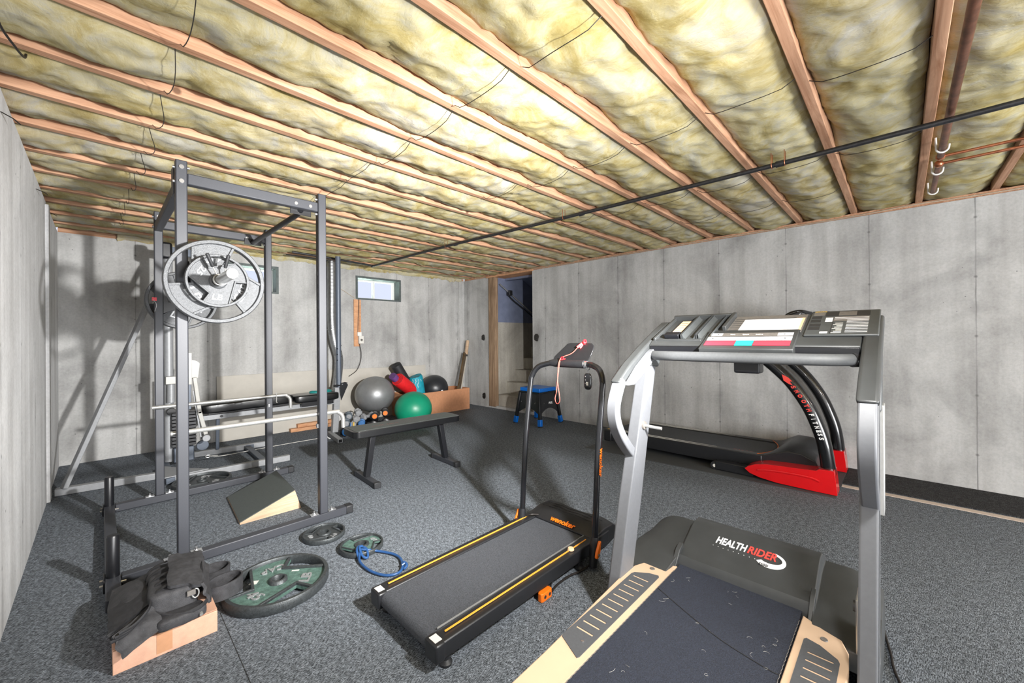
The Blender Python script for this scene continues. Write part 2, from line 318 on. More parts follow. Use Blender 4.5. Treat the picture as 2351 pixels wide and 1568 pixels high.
class MB:
    def __init__(s): s.bm = bmesh.new()

    def _add(s, verts, faces):
        vs = [s.bm.verts.new(v) for v in verts]
        for fc in faces:
            try: s.bm.faces.new([vs[i] for i in fc])
            except ValueError: pass
        return s

    def box(s, lo, hi, mtx=None):
        x0, y0, z0 = lo; x1, y1, z1 = hi
        v = [V(p) for p in ((x0, y0, z0), (x1, y0, z0), (x1, y1, z0), (x0, y1, z0), (x0, y0, z1), (x1, y0, z1), (x1, y1, z1), (x0, y1, z1))]
        if mtx: v = [mtx @ p for p in v]
        return s._add(v, [(0, 3, 2, 1), (4, 5, 6, 7), (0, 1, 5, 4), (1, 2, 6, 5), (2, 3, 7, 6), (3, 0, 4, 7)])

    def bar(s, p0, p1, wd, ht, up=(0, 0, 1)):
        p0, p1, up = V(p0), V(p1), V(up); d = (p1-p0).normalized()
        sx = d.cross(up).normalized(); sz = sx.cross(d).normalized()
        v = [p+sx*a*wd/2+sz*b*ht/2 for p in (p0, p1) for a, b in ((-1, -1), (1, -1), (1, 1), (-1, 1))]
        return s._add(v, [(0, 1, 2, 3), (7, 6, 5, 4), (0, 4, 5, 1), (1, 5, 6, 2), (2, 6, 7, 3), (3, 7, 4, 0)])

    def loft(s, rings, cap=True, closed=False):
        n = len(rings[0]); vs = [[s.bm.verts.new(p) for p in rg] for rg in rings]
        k = len(vs)
        for i in range(k if closed else k-1):
            a, b = vs[i], vs[(i+1) % k]
            for j in range(n):
                try: s.bm.faces.new((a[j], a[(j+1) % n], b[(j+1) % n], b[j]))
                except ValueError: pass
        if cap and not closed:
            s.bm.faces.new(list(reversed(vs[0]))); s.bm.faces.new(vs[-1])
        return s

    def tube(s, pts, rad, seg=12, closed=False, squash=None):
        pts = [V(p) for p in pts]; n = len(pts); rings = []
        rr = rad if isinstance(rad, (list, tuple)) else [rad]*n
        t = [(pts[min(i+1, n-1)]-pts[max(i-1, 0)]).normalized() if not closed else (pts[(i+1) % n]-pts[i-1]).normalized() for i in range(n)]
        up = V((0, 0, 1)) if abs(t[0].z) < .9 else V((1, 0, 0))
        nx = (up-t[0]*up.dot(t[0])).normalized()
        for i in range(n):
            nx = (nx-t[i]*nx.dot(t[i])).normalized(); ny = t[i].cross(nx)
            a, b = (1, 1) if squash is None else squash
            rings.append([pts[i]+(nx*math.cos(2*PI*k/seg)*a+ny*math.sin(2*PI*k/seg)*b)*rr[i] for k in range(seg)])
        return s.loft(rings, closed=closed)

    def cyl(s, p0, p1, r0, r1=None, seg=20):
        return s.tube([p0, p1], [r0, r0 if r1 is None else r1], seg)

    def lathe(s, prof, center=(0, 0, 0), axis='z', seg=40, closed=False):
        c = V(center); rings = []
        def P(rad, h, a):
            x, y = rad*math.cos(a), rad*math.sin(a)
            return c+(V((x, y, h)) if axis == 'z' else V((x, h, y)) if axis == 'y' else V((h, x, y)))
        for rad, h in prof: rings.append([P(max(rad, 1e-5), h, 2*PI*k/seg) for k in range(seg)])
        return s.loft(rings, cap=not closed, closed=closed)

    def prism(s, poly, fn, d0, d1, holes=()):
        """poly in 2d; fn(a,b,d)->point"""
        loops = [list(poly)]+[list(h) for h in holes]
        flat = [p for l in loops for p in l]
        tris = geometry.tessellate_polygon([[V((p[0], p[1], 0)) for p in l] for l in loops])
        va = [s.bm.verts.new(fn(p[0], p[1], d0)) for p in flat]; vb = [s.bm.verts.new(fn(p[0], p[1], d1)) for p in flat]
        for t in tris:
            for vv in (va, vb):
                try: s.bm.faces.new([vv[i] for i in t])
                except ValueError: pass
        o = 0
        for l in loops:
            n = len(l)
            for i in range(n):
                a, b = o+i, o+(i+1) % n
                try: s.bm.faces.new((va[a], va[b], vb[b], vb[a]))
                except ValueError: pass
            o += n
        return s

    def sphere(s, c, rad, seg=24, squash=(1, 1, 1)):
        c = V(c); n = seg//2; prof = []
        rings = [[c+V((math.sin(PI*i/n)*math.cos(2*PI*k/seg)*rad*squash[0], math.sin(PI*i/n)*math.sin(2*PI*k/seg)*rad*squash[1], math.cos(PI*i/n)*rad*squash[2])) for k in range(seg)] for i in range(1, n)]
        return s.loft(rings)

    def sheet(s, fn, nu, nv, th=.004):
        """thick closed sheet from fn(u,v)->point"""
        P = [[V(fn(i/nu, j/nv)) for j in range(nv+1)] for i in range(nu+1)]
        def nrm(i, j):
            a = P[min(i+1, nu)][j]-P[max(i-1, 0)][j]; b = P[i][min(j+1, nv)]-P[i][max(j-1, 0)]
            q = a.cross(b); return q.normalized() if q.length > 1e-9 else V((0, 0, 1))
        A = [[s.bm.verts.new(P[i][j]+nrm(i, j)*th/2) for j in range(nv+1)] for i in range(nu+1)]
        B = [[s.bm.verts.new(P[i][j]-nrm(i, j)*th/2) for j in range(nv+1)] for i in range(nu+1)]
        for i in range(nu):
            for j in range(nv):
                s.bm.faces.new((A[i][j], A[i+1][j], A[i+1][j+1], A[i][j+1])); s.bm.faces.new((B[i][j+1], B[i+1][j+1], B[i+1][j], B[i][j]))
        for i in range(nu):
            s.bm.faces.new((A[i+1][0], A[i][0], B[i][0], B[i+1][0])); s.bm.faces.new((A[i][nv], A[i+1][nv], B[i+1][nv], B[i][nv]))
        for j in range(nv):
            s.bm.faces.new((A[0][j], A[0][j+1], B[0][j+1], B[0][j])); s.bm.faces.new((A[nu][j+1], A[nu][j], B[nu][j], B[nu][j+1]))
        return s

    def cushion(s, c, size, e=.35, amp=.004, fr=18, mtx=None, seg=28):
        """soft rounded box (superellipsoid) with creases"""
        c = V(c); rings = []
        def sg(v, p): return math.copysign(abs(v)**p, v)
        for i in range(1, seg):
            ph = -PI/2+PI*i/seg; rg = []
            for k in range(seg*2):
                th = PI*k/seg
                p = V((sg(math.cos(ph), e)*sg(math.cos(th), e)*size[0]/2, sg(math.cos(ph), e)*sg(math.sin(th), e)*size[1]/2, sg(math.sin(ph), e)*size[2]/2))
                p += p.normalized()*noise.noise((p+c)*fr)*amp*2
                rg.append(c+(mtx @ p if mtx else p))
            rings.append(rg)
        return s.loft(rings)


def build(name, mb, m, parent=None, bev=0, ang=35, seg=2):
    bm = mb.bm; bmesh.ops.recalc_face_normals(bm, faces=bm.faces)
    me = bpy.data.meshes.new(name); bm.to_mesh(me); bm.free()
    me.materials.append(M[m] if isinstance(m, str) else m)
    me.shade_smooth(); me.set_sharp_from_angle(angle=math.radians(ang))
    o = bpy.data.objects.new(name, me); COL.objects.link(o)
    if bev:
        md = o.modifiers.new('bevel', 'BEVEL'); md.width = bev; md.segments = seg; md.limit_method = 'ANGLE'; md.angle_limit = math.radians(40)
    if parent is not None:
        o.parent = parent
        if parent.type == 'EMPTY': o.matrix_parent_inverse = Matrix.Translation(-V(parent.location))
    return o


def tag(o, label, cat=None, group=None, kind=None):
    if label: o['label'] = label
    if cat: o['category'] = cat
    if group: o['group'] = group
    if kind: o['kind'] = kind
    return o


def thing(name, label, cat, loc=(0, 0, 0), group=None):
    o = bpy.data.objects.new(name, None); COL.objects.link(o); o.location = loc; o.empty_display_size = .1
    return tag(o, label, cat, group)


def struct(name, mb, m, **k):
    o = build(name, mb, m, **k); o['kind'] = 'structure'; return o


def text(s, size, mtx, m, parent, name='lettering', depth=.0008, shear=0, bold=0, space=1., align='CENTER', fit=None):
    cu = bpy.data.curves.new('txt', 'FONT'); cu.body = s; cu.size = size; cu.extrude = depth; cu.shear = shear; cu.offset = bold; cu.space_character = space
    cu.align_x = align; cu.align_y = 'CENTER'; cu.resolution_u = 3
    t = bpy.data.objects.new('txt', cu); COL.objects.link(t); dg = bpy.context.evaluated_depsgraph_get()
    me = bpy.data.meshes.new_from_object(t.evaluated_get(dg)); bpy.data.objects.remove(t)
    if fit:
        xs_ = [v.co.x for v in me.vertices]; ys_ = [v.co.y for v in me.vertices]; wx = (max(xs_)-min(xs_)) or 1; wy = (max(ys_)-min(ys_)) or 1; cx_, cy_ = (max(xs_)+min(xs_))/2, (max(ys_)+min(ys_))/2
        fy = 1 if len(fit) < 2 else fit[1]/wy
        me.transform(Matrix.Diagonal((fit[0]/wx, fy, 1, 1)) @ Matrix.Translation((-cx_, -cy_, 0)))
    me.transform(mtx); me.materials.clear(); me.materials.append(M[m])
    for p in me.polygons: p.use_smooth = False
    o = bpy.data.objects.new(name, me); COL.objects.link(o)
    if parent is not None:
        o.parent = parent
        if parent.type == 'EMPTY': o.matrix_parent_inverse = Matrix.Translation(-V(parent.location))
    return o


def frame(o, x, y):
    """matrix with origin o, text x axis and text y axis (world)"""
    x = V(x).normalized(); z = x.cross(V(y)).normalized(); y = z.cross(x); o = V(o)
    return Matrix(((x.x, y.x, z.x, o.x), (x.y, y.y, z.y, o.y), (x.z, y.z, z.z, o.z), (0, 0, 0, 1)))


def arc(c, rad, a0, a1, n, fn):
    return [fn(c[0]+rad*math.cos(a0+(a1-a0)*i/n), c[1]+rad*math.sin(a0+(a1-a0)*i/n)) for i in range(n+1)]


def spline(pts, n=8):
    """Catmull-Rom through points"""
    P = [V(p) for p in pts]; P = [P[0]*2-P[1]]+P+[P[-1]*2-P[-2]]; out = []
    for i in range(1, len(P)-2):
        for k in range(n):
            t = k/n; a, b, c, d = P[i-1:i+3]
            out.append(.5*((2*b)+(c-a)*t+(2*a-5*b+4*c-d)*t*t+(3*b-3*c+d-a)*t**3))
    return out+[P[-2]]


ORD = ['first', 'second', 'third', 'fourth', 'fifth', 'sixth', 'seventh', 'eighth', 'ninth', 'tenth', 'eleventh', 'twelfth', 'thirteenth', 'fourteenth', 'fifteenth', 'sixteenth', 'seventeenth', 'eighteenth', 'nineteenth', 'twentieth', 'twenty-first', 'twenty-second', 'twenty-third', 'twenty-fourth', 'twenty-fifth']

# ================================================================== ROOM SHELL
struct('floor', MB().box((XL-.3, YF-.3, -.12), (XR+.3, YB+.3, 0)), 'carpet')
mb = MB(); mb.box((4.60, -2.6, .0), (XR-.004, .9, .006)); mb.box((4.165, -2.6, .0), (4.60, .34, .006)); struct('trim_1', mb, 'carpet_dark')
tag(build('floor_tape', MB().box((4.075, -2.6, .0005), (4.135, .345, .004)), 'masking'), 'long pale tape line on the carpet beside the right wall', 'tape')
mb = MB()
for a in ((.352, -1.5, .354, 2.18),): mb.bar((.357, 1.0, .0005), (.360, 2.15, .0005), .0022, .001)
struct('trim_2', mb, 'carpet_dark')

mb = MB(); T = .25
mb.box((XR, YF, -.1), (XR+T, 4.11, ZT)); mb.box((XR, 5.03, -.1), (XR+T, YB+T, ZT)); mb.box((XR, 4.11, -.1), (XR+T, 5.03, .04))
struct('wall_right', mb, 'wall_r')
mb = MB()
WZ = (1.79, 2.14); WIN = [(.865, 1.61), (2.634, 3.378)]
xs = [XL-T, WIN[0][0], WIN[0][1], WIN[1][0], WIN[1][1], XR]
for i in range(5):
    if i % 2 == 0: mb.box((xs[i], YB, -.1), (xs[i+1], YB+T, ZT))
    else: mb.box((xs[i], YB, -.1), (xs[i+1], YB+T, WZ[0])); mb.box((xs[i], YB, WZ[1]), (xs[i+1], YB+T, ZT))
mb.box((4.555, YB-.014, 0), (4.62, YB+.01, ZT-.02))
struct('wall_back', mb, 'wall_b')
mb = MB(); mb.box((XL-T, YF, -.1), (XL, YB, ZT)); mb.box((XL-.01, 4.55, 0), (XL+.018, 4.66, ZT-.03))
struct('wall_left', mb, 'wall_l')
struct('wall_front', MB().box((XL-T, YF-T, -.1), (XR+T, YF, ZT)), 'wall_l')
# sill plates and rim joists
mb = MB()
mb.box((XR+.012, YF, ZT), (XR+.15, YB, ZJ)); mb.box((XL-.15, YF, ZT), (XL-.012, YB, ZJ)); mb.box((XL, YB+.012, ZT), (XR, YB+.15, ZJ)); mb.box((XL, YF-.15, ZT), (XR, YF, ZJ))
mb.box((XR+.11, YF, ZJ), (XR+.15, YB, 2.54)); mb.box((XL-.15, YF, ZJ), (XL-.11, YB, 2.54)); mb.box((XL, YB+.05, ZJ), (XR, YB+.09, 2.54)); mb.box((XL, YF-.1, ZJ), (XR, YF-.06, 2.54))
struct('trim_3', mb, 'joist')
struct('ceiling', MB().box((XL-.3, YF-.3, 2.54), (XR+.3, YB+.3, 2.58)), 'subfloor')

# door-like frame added to dress the unseen fill light behind the camera
mb = MB()
for p, q in (((-.1, YF-.001, 0), (0, YF+.06, 2.1)), ((2.6, YF-.001, 0), (2.7, YF+.06, 2.1)), ((-.1, YF-.001, 2.02), (2.7, YF+.06, 2.1)), ((1.26, YF-.001, 0), (1.34, YF+.06, 2.1))): mb.box(p, q)
struct('fill_light_frame', mb, 'vinylframe')
# windows
for wi, (a, b) in enumerate(WIN):
    y0 = YB
    fr = MB(); fw = .03
    for (p, q) in (((a, y0-.012, WZ[0]), (a+fw, y0+.2, WZ[1])), ((b-fw, y0-.012, WZ[0]), (b, y0+.2, WZ[1])), ((a+fw, y0-.012, WZ[0]), (b-fw, y0+.2, WZ[0]+fw-.008)), ((a+fw, y0-.012, WZ[1]-fw), (b-fw, y0+.2, WZ[1]))): fr.box(p, q)
    wo = struct('window_%d' % (wi+1), fr, 'steelframe')
    sa = MB(); a1, b1, z1, z2 = a+fw, b-fw, WZ[0]+.022, WZ[1]-fw; c = (a1+b1)/2-.03; yy = y0+.15
    for p, q in (((a1, yy, z1), (a1+.02, yy+.04, z2)), ((b1-.03, yy, z1), (b1, yy+.04, z2)), ((a1+.02, yy, z1), (b1-.03, yy+.04, z1+.02)), ((a1+.02, yy, z2-.022), (b1-.03, yy+.04, z2)), ((c, yy-.01, z1+.02), (c+.028, yy+.04, z2-.022))): sa.box(p, q)
    so = build('window_frame', sa, 'vinylframe', wo)
    build('pane', MB().box((a1+.01, yy+.018, z1+.01), (b1-.01, yy+.023, z2-.01)), 'glass', wo)

# doorway lining post, tar covered form ties, cable on the sill
mb = MB(); mb.box((XR-.02, 4.945, .03), (XR+.06, 5.10, ZT-.014)); struct('door_1', mb, 'oldwood', bev=.004)
mb = MB().box((XR-.02, 4.09, ZT-.012), (XR+.25, 5.16, ZT+.012)); struct('trim_4', mb, 'plank')
for (y, z, rr, lb) in ((5.258, 1.207, .042, 'black tar patch at chest height left of the stair opening'), (4.03, 1.20, .047, 'black tar patch at chest height right of the stair opening'), (5.247, .19, .042, 'black tar patch low on the wall left of the stair opening')):
    mb = MB(); poly = [(rr*(1+.18*math.sin(k*2.7+y))*math.cos(k*PI/4.5), rr*1.25*(1+.15*math.cos(k*1.9+z))*math.sin(k*PI/4.5)) for k in range(9)]
    mb.prism(poly, lambda p, q, d: V((XR-d, y+p, z+q)), -.004, .012); mb.cyl((XR-.02, y, z), (XR, y, z), .012, .012, 10)
    tag(build('tar_patch', mb, 'tar', bev=.003), lb, 'patch')

# stairwell behind the opening
mb = MB(); mb.box((XR+.01, 4.975, -.1), (7.0, 5.25, 1.47)); mb.box((XR+T, 3.85, -.1), (7.0, 4.02, 1.47)); mb.box((6.6, 3.9, -.1), (6.9, 5.2, 1.47)); struct('wall_stair', mb, 'conc')
mb = MB()
for k in range(8):
    x0 = 4.76+.215*k; mb.box((x0, 4.02, -.05), (x0+.26, 5.0, .03+.2*(k+1)-.0))
struct('trim_5', mb, 'conc', bev=.015)
mb = MB()
for yy in (4.985, 4.02):
    mb.prism([(4.94, 1.47), (6.75, 1.47), (6.75, 1.62), (4.94, 2.5)], lambda p, q, d: V((p, yy+d, q)), 0, .02)
mb.bar((4.9, 4.5, 2.52), (6.8, 4.5, 1.62), 1.02, .03); mb.box((6.73, 4.02, 1.47), (6.76, 5.0, 1.64)); mb.box((4.94, 4.0, 2.2), (5.0, 5.02, 2.56)); mb.box((XR+.012, 4.976, 1.471), (5.0, 4.99, 2.24))
struct('door_2', mb, 'bulkhead')
t = thing('door_strut', 'thin steel strut with a black catch inside the stair hatch', 'strut', (4.95, 4.9, 2.1))
build('rod', MB().tube([(4.78, 4.93, 2.12), (5.6, 4.93, 1.66)], .012, 8), 'chrome', t)
build('catch', MB().box((4.97, 4.88, 1.94), (5.04, 4.96, 2.03)), 'blackpipe', t, bev=.004)
build('arm', MB().tube(spline([(4.95, 4.92, 1.97), (5.1, 4.92, 1.86), (5.35, 4.9, 1.72), (5.7, 4.9, 1.52)]), .011, 8), 'blackpipe', t)

# ------------------------------------------------------------------ joists and batts
JY = [.70+.405*k for k in range(-9, 13)]
n_j = len(JY)
for k, y in enumerate(JY):
    mb = MB(); n = 40; rings = []
    for i in range(n+1):
        x = (XL-.1)+(XR+.1-(XL-.1))*i/n; wb = noise.noise((x*.7, y*3, 1))*.004
        rings.append([V((x, y-.021+wb, ZJ)), V((x, y+.021+wb, ZJ)), V((x, y+.021+wb, 2.535)), V((x, y-.021+wb, 2.535))])
    mb.loft(rings)
    idx = n_j-1-k
    tag(build('ceiling_joist', mb, 'joist', bev=.0025), 'exposed wooden ceiling joist, %s counted from the back wall' % ORD[idx], 'joist', 'exposed ceiling joists')


def batt(y0, y1, x0, x1, seed):
    w = y1-y0
    nu = int((x1-x0)/.022); nv = 18
    def fn(a, b):
        x = x0+(x1-x0)*a; y = y0+w*b
        z = 2.334-.052*math.sin(PI*b)**.65
        z -= .020*(noise.noise((x*1.3, y*2.2, seed))+.2)
        z += .017*noise.noise((x*4.2+seed, y*5.5, 3.1))+.013*noise.noise((x*10, y*12, seed*2))+.008*noise.noise((x*27, y*27, seed))
        rid = abs(noise.noise((x*3.1, y*2.0, seed+7)))
        z += .009*max(0, .16-rid)/.16                                  # tears and folds
        if b < .03 or b > .97: z = max(z, 2.300)
        z = max(z, 2.258)
        return V((x, y+.006*noise.noise((x*6, seed, 1)), z))
    mb = MB(); bm = mb.bm
    G = [[bm.verts.new(fn(i/nu, j/nv)) for j in range(nv+1)] for i in range(nu+1)]
    for i in range(nu):
        for j in range(nv): bm.faces.new((G[i][j+1], G[i+1][j+1], G[i+1][j], G[i][j]))
    U = [[bm.verts.new((x0 if i == 0 else x1, y0 if j == 0 else y1, 2.50)) for j in (0, 1)] for i in (0, 1)]
    bm.faces.new((U[0][0], U[1][0], U[1][1], U[0][1]))
    bm.faces.new([G[i][0] for i in range(nu+1)]+[U[1][0], U[0][0]]); bm.faces.new([G[i][nv] for i in range(nu, -1, -1)]+[U[0][1], U[1][1]])
    bm.faces.new([G[0][j] for j in range(nv, -1, -1)]+[U[0][0], U[0][1]]); bm.faces.new([G[nu][j] for j in range(nv+1)]+[U[1][1], U[1][0]])
    return mb


bays = [(JY[k]+.0225, JY[k+1]-.0225) for k in range(n_j-1)]+[(JY[-1]+.0225, YB+.045)]
for k, (a, b) in enumerate(bays):
    idx = len(bays)-1-k
    if idx == 0: lb = 'yellow fibreglass batt tucked along the back wall'
    else: lb = 'yellow fibreglass batt between the %s and %s joists from the back wall' % (ORD[idx-1], ORD[idx])
    tag(build('insulation_batt', batt(a, b, XL-.09, XR+.09, k*3.7+1), 'fibre', ang=180), lb, 'insulation', 'fibreglass batts between the joists')

# ragged lip of fibreglass hanging over the top of the back wall
def lip(a, b):
    x = .12+4.48*a
    dr_ = .030+.045*abs(noise.noise((x*1.9, 2.2, 0)))+.030*noise.noise((x*6.5, 1, 4))+.015*noise.noise((x*24, 3, 1))
    if x > 3.0: dr_ += .02*noise.noise((x*3, 9, 1))
    bul = .022*math.sin(PI*min(1, b*1.1))*(1+.6*noise.noise((x*7, b*3, 2)))
    return V((x+.006*noise.noise((x*30, b*8, 1)), YB-.012-bul, 2.300-b*(max(.02, dr_)+.03)))
tag(build('insulation_lip', MB().sheet(lip, 420, 10, .014), 'fibre', ang=180), 'ragged fibreglass lip hanging over the top of the back wall', 'insulation')

# thin support rods sprung between joists
spots = []
for k in range(9, 20):
    a, b = JY[k]+.02, JY[k+1]-.02
    spots.append((.22-.011*(k-10), a, b, k)); spots.append((1.16+.01*((k*7) % 5), a, b, k))
for k in range(7, 13): spots.append((2.09+.02*((k*5) % 4-1.5), JY[k]+.02, JY[k+1]-.02, k))
for k in range(7, 13): spots.append((3.05+.02*((k*3) % 4), JY[k]+.02, JY[k+1]-.02, k))
for k in range(8, 12): spots.append((3.82, JY[k]+.02, JY[k+1]-.02, k))
rows = {0: 'by the left wall', 1: 'over the rack row', 2: 'in the middle row', 3: 'in the row nearer the right wall', 4: 'in the row by the right wall'}
for x, a, b, k in spots:
    if k in (16, 18) and x > 1: continue
    row = 0 if x < .6 else 1 if x < 1.6 else 2 if x < 2.6 else 3 if x < 3.5 else 4
    bow = .035 if x < .6 else -.05
    pts = [V((x+bow*math.sin(PI*i/8)*(.6+.4*math.sin(k)), a+(b-a)*i/8, 2.288-.052*math.sin(PI*i/8)**.5)) for i in range(9)]
    tag(build('support_rod', MB().tube(pts, .0017, 6), 'wire'), 'dark rod %s, by the %s joist from the back' % (rows[row], ORD[n_j-1-k]), 'rod', 'insulation support rods')

# ------------------------------------------------------------------ pipes and cables overhead
t = thing('gas_pipe', 'long black iron pipe slung under the joists', 'pipe', (2.7, 2, 2.2))
pl = [(2.615, 5.22, 2.2), (2.62, 3.72, 2.2), (2.71, 2.0, 2.2), (2.765, .5, 2.2), (2.775, -.9, 2.2), (2.78, -2.9, 2.2)]
build('pipe_run', MB().tube(spline(pl, 6), .0135, 14), 'blackpipe', t)
build('pipe_run', MB().tube([(2.61, 5.22, 2.21), (1.9, 5.26, 2.25), (1.62, 5.28, 2.26)], .0135, 12), 'blackpipe', t)
build('elbow', MB().sphere((2.613, 5.22, 2.203), .021, 14), 'blackpipe', t)
for (x, y) in ((2.765, .50), (2.722, 1.85), (2.64, 3.4)):
    build('coupling', MB().cyl((x, y-.02, 2.2), (x, y+.02, 2.2), .018, .018, 14), 'blackpipe', t)
for (x, y) in ((2.765, .475), (2.765, .54), (2.71, 2.02), (2.63, 3.55)):
    mb = MB().tube([(x-.017, y, 2.27)]+[(x+.017*math.cos(a), y, 2.2+.017*math.sin(a)) for a in [PI+PI*i/8 for i in range(9)]]+[(x+.017, y, 2.27)], .0022, 6)
    build('hanger', mb, 'copper', t)
t = thing('water_pipe', 'thick tarnished copper pipe hung along a joist', 'pipe', (3, -.17, 2.23))
yy = -.172
build('pipe_run', MB().tube([(.9, yy, 2.235), (3.42, yy, 2.235)], .0165, 16), 'copper_old', t)
build('pipe_run', MB().tube([(3.56, yy, 2.235), (4.26, yy, 2.235)], .0145, 16), 'copper_old', t)
for x in (3.42, 3.56): build('elbow', MB().sphere((x, yy, 2.235), .022, 14), 'copper', t)
for x, dx in ((3.42, 0), (3.56, 0)):
    build('branch', MB().tube([(x, yy, 2.235), (x, yy-.06, 2.235), (x, -1.9, 2.235)], .0085, 12), 'copper', t)
for x in (3.27, 3.70, 4.20):
    mb = MB().tube([(x, yy+.026, 2.30)]+[(x, yy+.024*math.cos(a), 2.235+.024*math.sin(a)) for a in [-PI*i/10 for i in range(11)]]+[(x, yy-.026, 2.25)], .005, 8)
    build('clip', mb, 'whiteplastic', t)
tag(build('sill_cable', MB().tube(spline([(XR+.004, -1.6, 2.262), (XR+.004, -.45, 2.263), (XR-.004, -.1, 2.27), (XR+.004, .4, 2.258), (XR+.004, 1.6, 2.262), (XR+.004, 3.2, 2.258), (XR+.004, 4.05, 2.266), (XR+.004, 5.5, 2.26)]), .0045, 8), 'cable'), 'pale cable stapled along the top of the right wall', 'cable')
tag(build('dangling_wire', MB().tube(spline([(-.24, 2.02, 2.29), (-.232, 2.16, 2.262), (-.21, 2.27, 2.255), (-.197, 2.36, 2.268), (-.195, 2.40, 2.30)]), .004, 8), 'wire'), 'thick dark wire loop under the joists at the left wall', 'wire')
tag(build('cable_bracket', MB().tube([(1.62, 5.5, 2.262), (1.85, 5.5, 2.262), (2.12, 5.5, 2.25)], .007, 8), 'blackpipe'), 'short dark conduit under the last joist near the left window', 'conduit')
for y, z, l in ((2.65, 2.15, 'nearest'), (3.944, 2.174, 'middle'), (4.715, 2.202, 'farthest')):
    tag(build('form_nail', MB().tube([(XL-.01, y, z), (XL+.03, y+.05, z-.004), (XL+.045, y+.09, z-.008)], .0025, 6), 'wire'), '%s of the rusty ties sticking out at the top of the left wall' % l, 'nail')

# bare bulb near the camera, plus two unseen rear bulbs added as fill
for i, (loc, pw, colr, nm) in enumerate(BULBS):
    t = thing('ceiling_lamp', 'bare round bulb in a white porcelain holder, '+nm, 'lamp', (loc.x, loc.y, 2.28))
    build('holder', MB().lathe([(.0, .0), (.055, 0), (.055, -.015), (.035, -.04), (.028, -.075), (0, -.075)], (loc.x, loc.y, 2.285), seg=24), 'porcelain', t)
    build('cord', MB().cyl((loc.x, loc.y, loc.z+BULB_R+.01), (loc.x, loc.y, 2.22), .006, .006, 8), 'wire', t)
    build('socket', MB().cyl((loc.x, loc.y, loc.z+BULB_R-.005), (loc.x, loc.y, loc.z+BULB_R+.03), .02, .018, 16), 'porcelain', t)
    gm, gnt, gb = nodes('bulb_glow_%d' % i); em = gnt.nodes.new('ShaderNodeEmission'); em.inputs[0].default_value = c4(colr)
    em.inputs[1].default_value = pw/(PI*4*PI*BULB_R**2); gnt.links.new(em.outputs[0], gnt.nodes['Material Output'].inputs[0])
    build('bulb', MB().sphere(loc, BULB_R, 24), gm, t)

# ------------------------------------------------------------------ things on the back wall
mb = MB().prism([(.95, .0), (3.82, 0), (3.82, .752), (3.2, .748), (2.1, .77), (.945, .765)], lambda p, q, d: V((p, YB-.012-d-(.765-q)*.06, q+.004)), 0, .013)
tag(build('wall_board', mb, 'panelboard'), 'long pale board leaning along the foot of the back wall', 'board')
t = thing('power_outlet', 'outlet box on a wooden strip below the window', 'outlet', (2.65, YB, 1.2))
build('backing_board', MB().box((2.6, YB-.018, 1.09), (2.69, YB, 1.785)), 'plank', t)
build('backing_board', MB().box((2.675, YB-.03, 1.13), (2.70, YB-.016, 1.78)), 'plank', t)
build('outlet_box', MB().box((2.655, YB-.065, 1.13), (2.725, YB-.02, 1.245)), 'label', t, bev=.004)
build('switch_box', MB().box((2.64, YB-.05, 1.245), (2.70, YB-.02, 1.30)), 'whiteplastic', t, bev=.003)
build('socket_face', MB().cyl((2.69, YB-.069, 1.185), (2.69, YB-.064, 1.185), .018, .018, 14), 'mark_olive', t)
build('cable', MB().tube(spline([(2.655, YB-.02, 1.3), (2.66, YB-.022, 1.5), (2.672, YB-.02, 1.79)]), .0045, 8), 'wire', t)
build('cable', MB().tube(spline([(2.665, YB-.05, 1.13), (2.69, YB-.05, 1.0), (2.68, YB-.05, .87), (2.62, YB-.05, .74), (2.5, YB-.06, .66)]), .0045, 8), 'wire', t)
build('cable', MB().tube(spline([(2.64, YB-.012, 1.79), (2.55, YB-.01, 1.84), (2.43, YB-.01, 1.91), (2.28, YB-.01, 1.95)]), .0035, 8), 'cable', t)
t = thing('flexible_duct', 'shiny flexible metal duct hanging down the back wall', 'duct', (2.25, 5.64, 1.5))
pts = spline([(2.235, 5.66, 2.3), (2.235, 5.66, 1.9), (2.235, 5.66, 1.45), (2.26, 5.65, 1.18), (2.315, 5.64, .95), (2.31, 5.64, .75), (2.27, 5.63, .5)], 26)
build('duct_hose', MB().tube(pts, [.058+.0016*math.sin(i*2.1) for i in range(len(pts))], 20), 'duct', t)
build('strap', MB().tube([(2.23+.063*math.cos(a), 5.66+.063*math.sin(a), 1.33) for a in [2*PI*i/20 for i in range(20)]], .003, 6, closed=True), 'chrome', t)

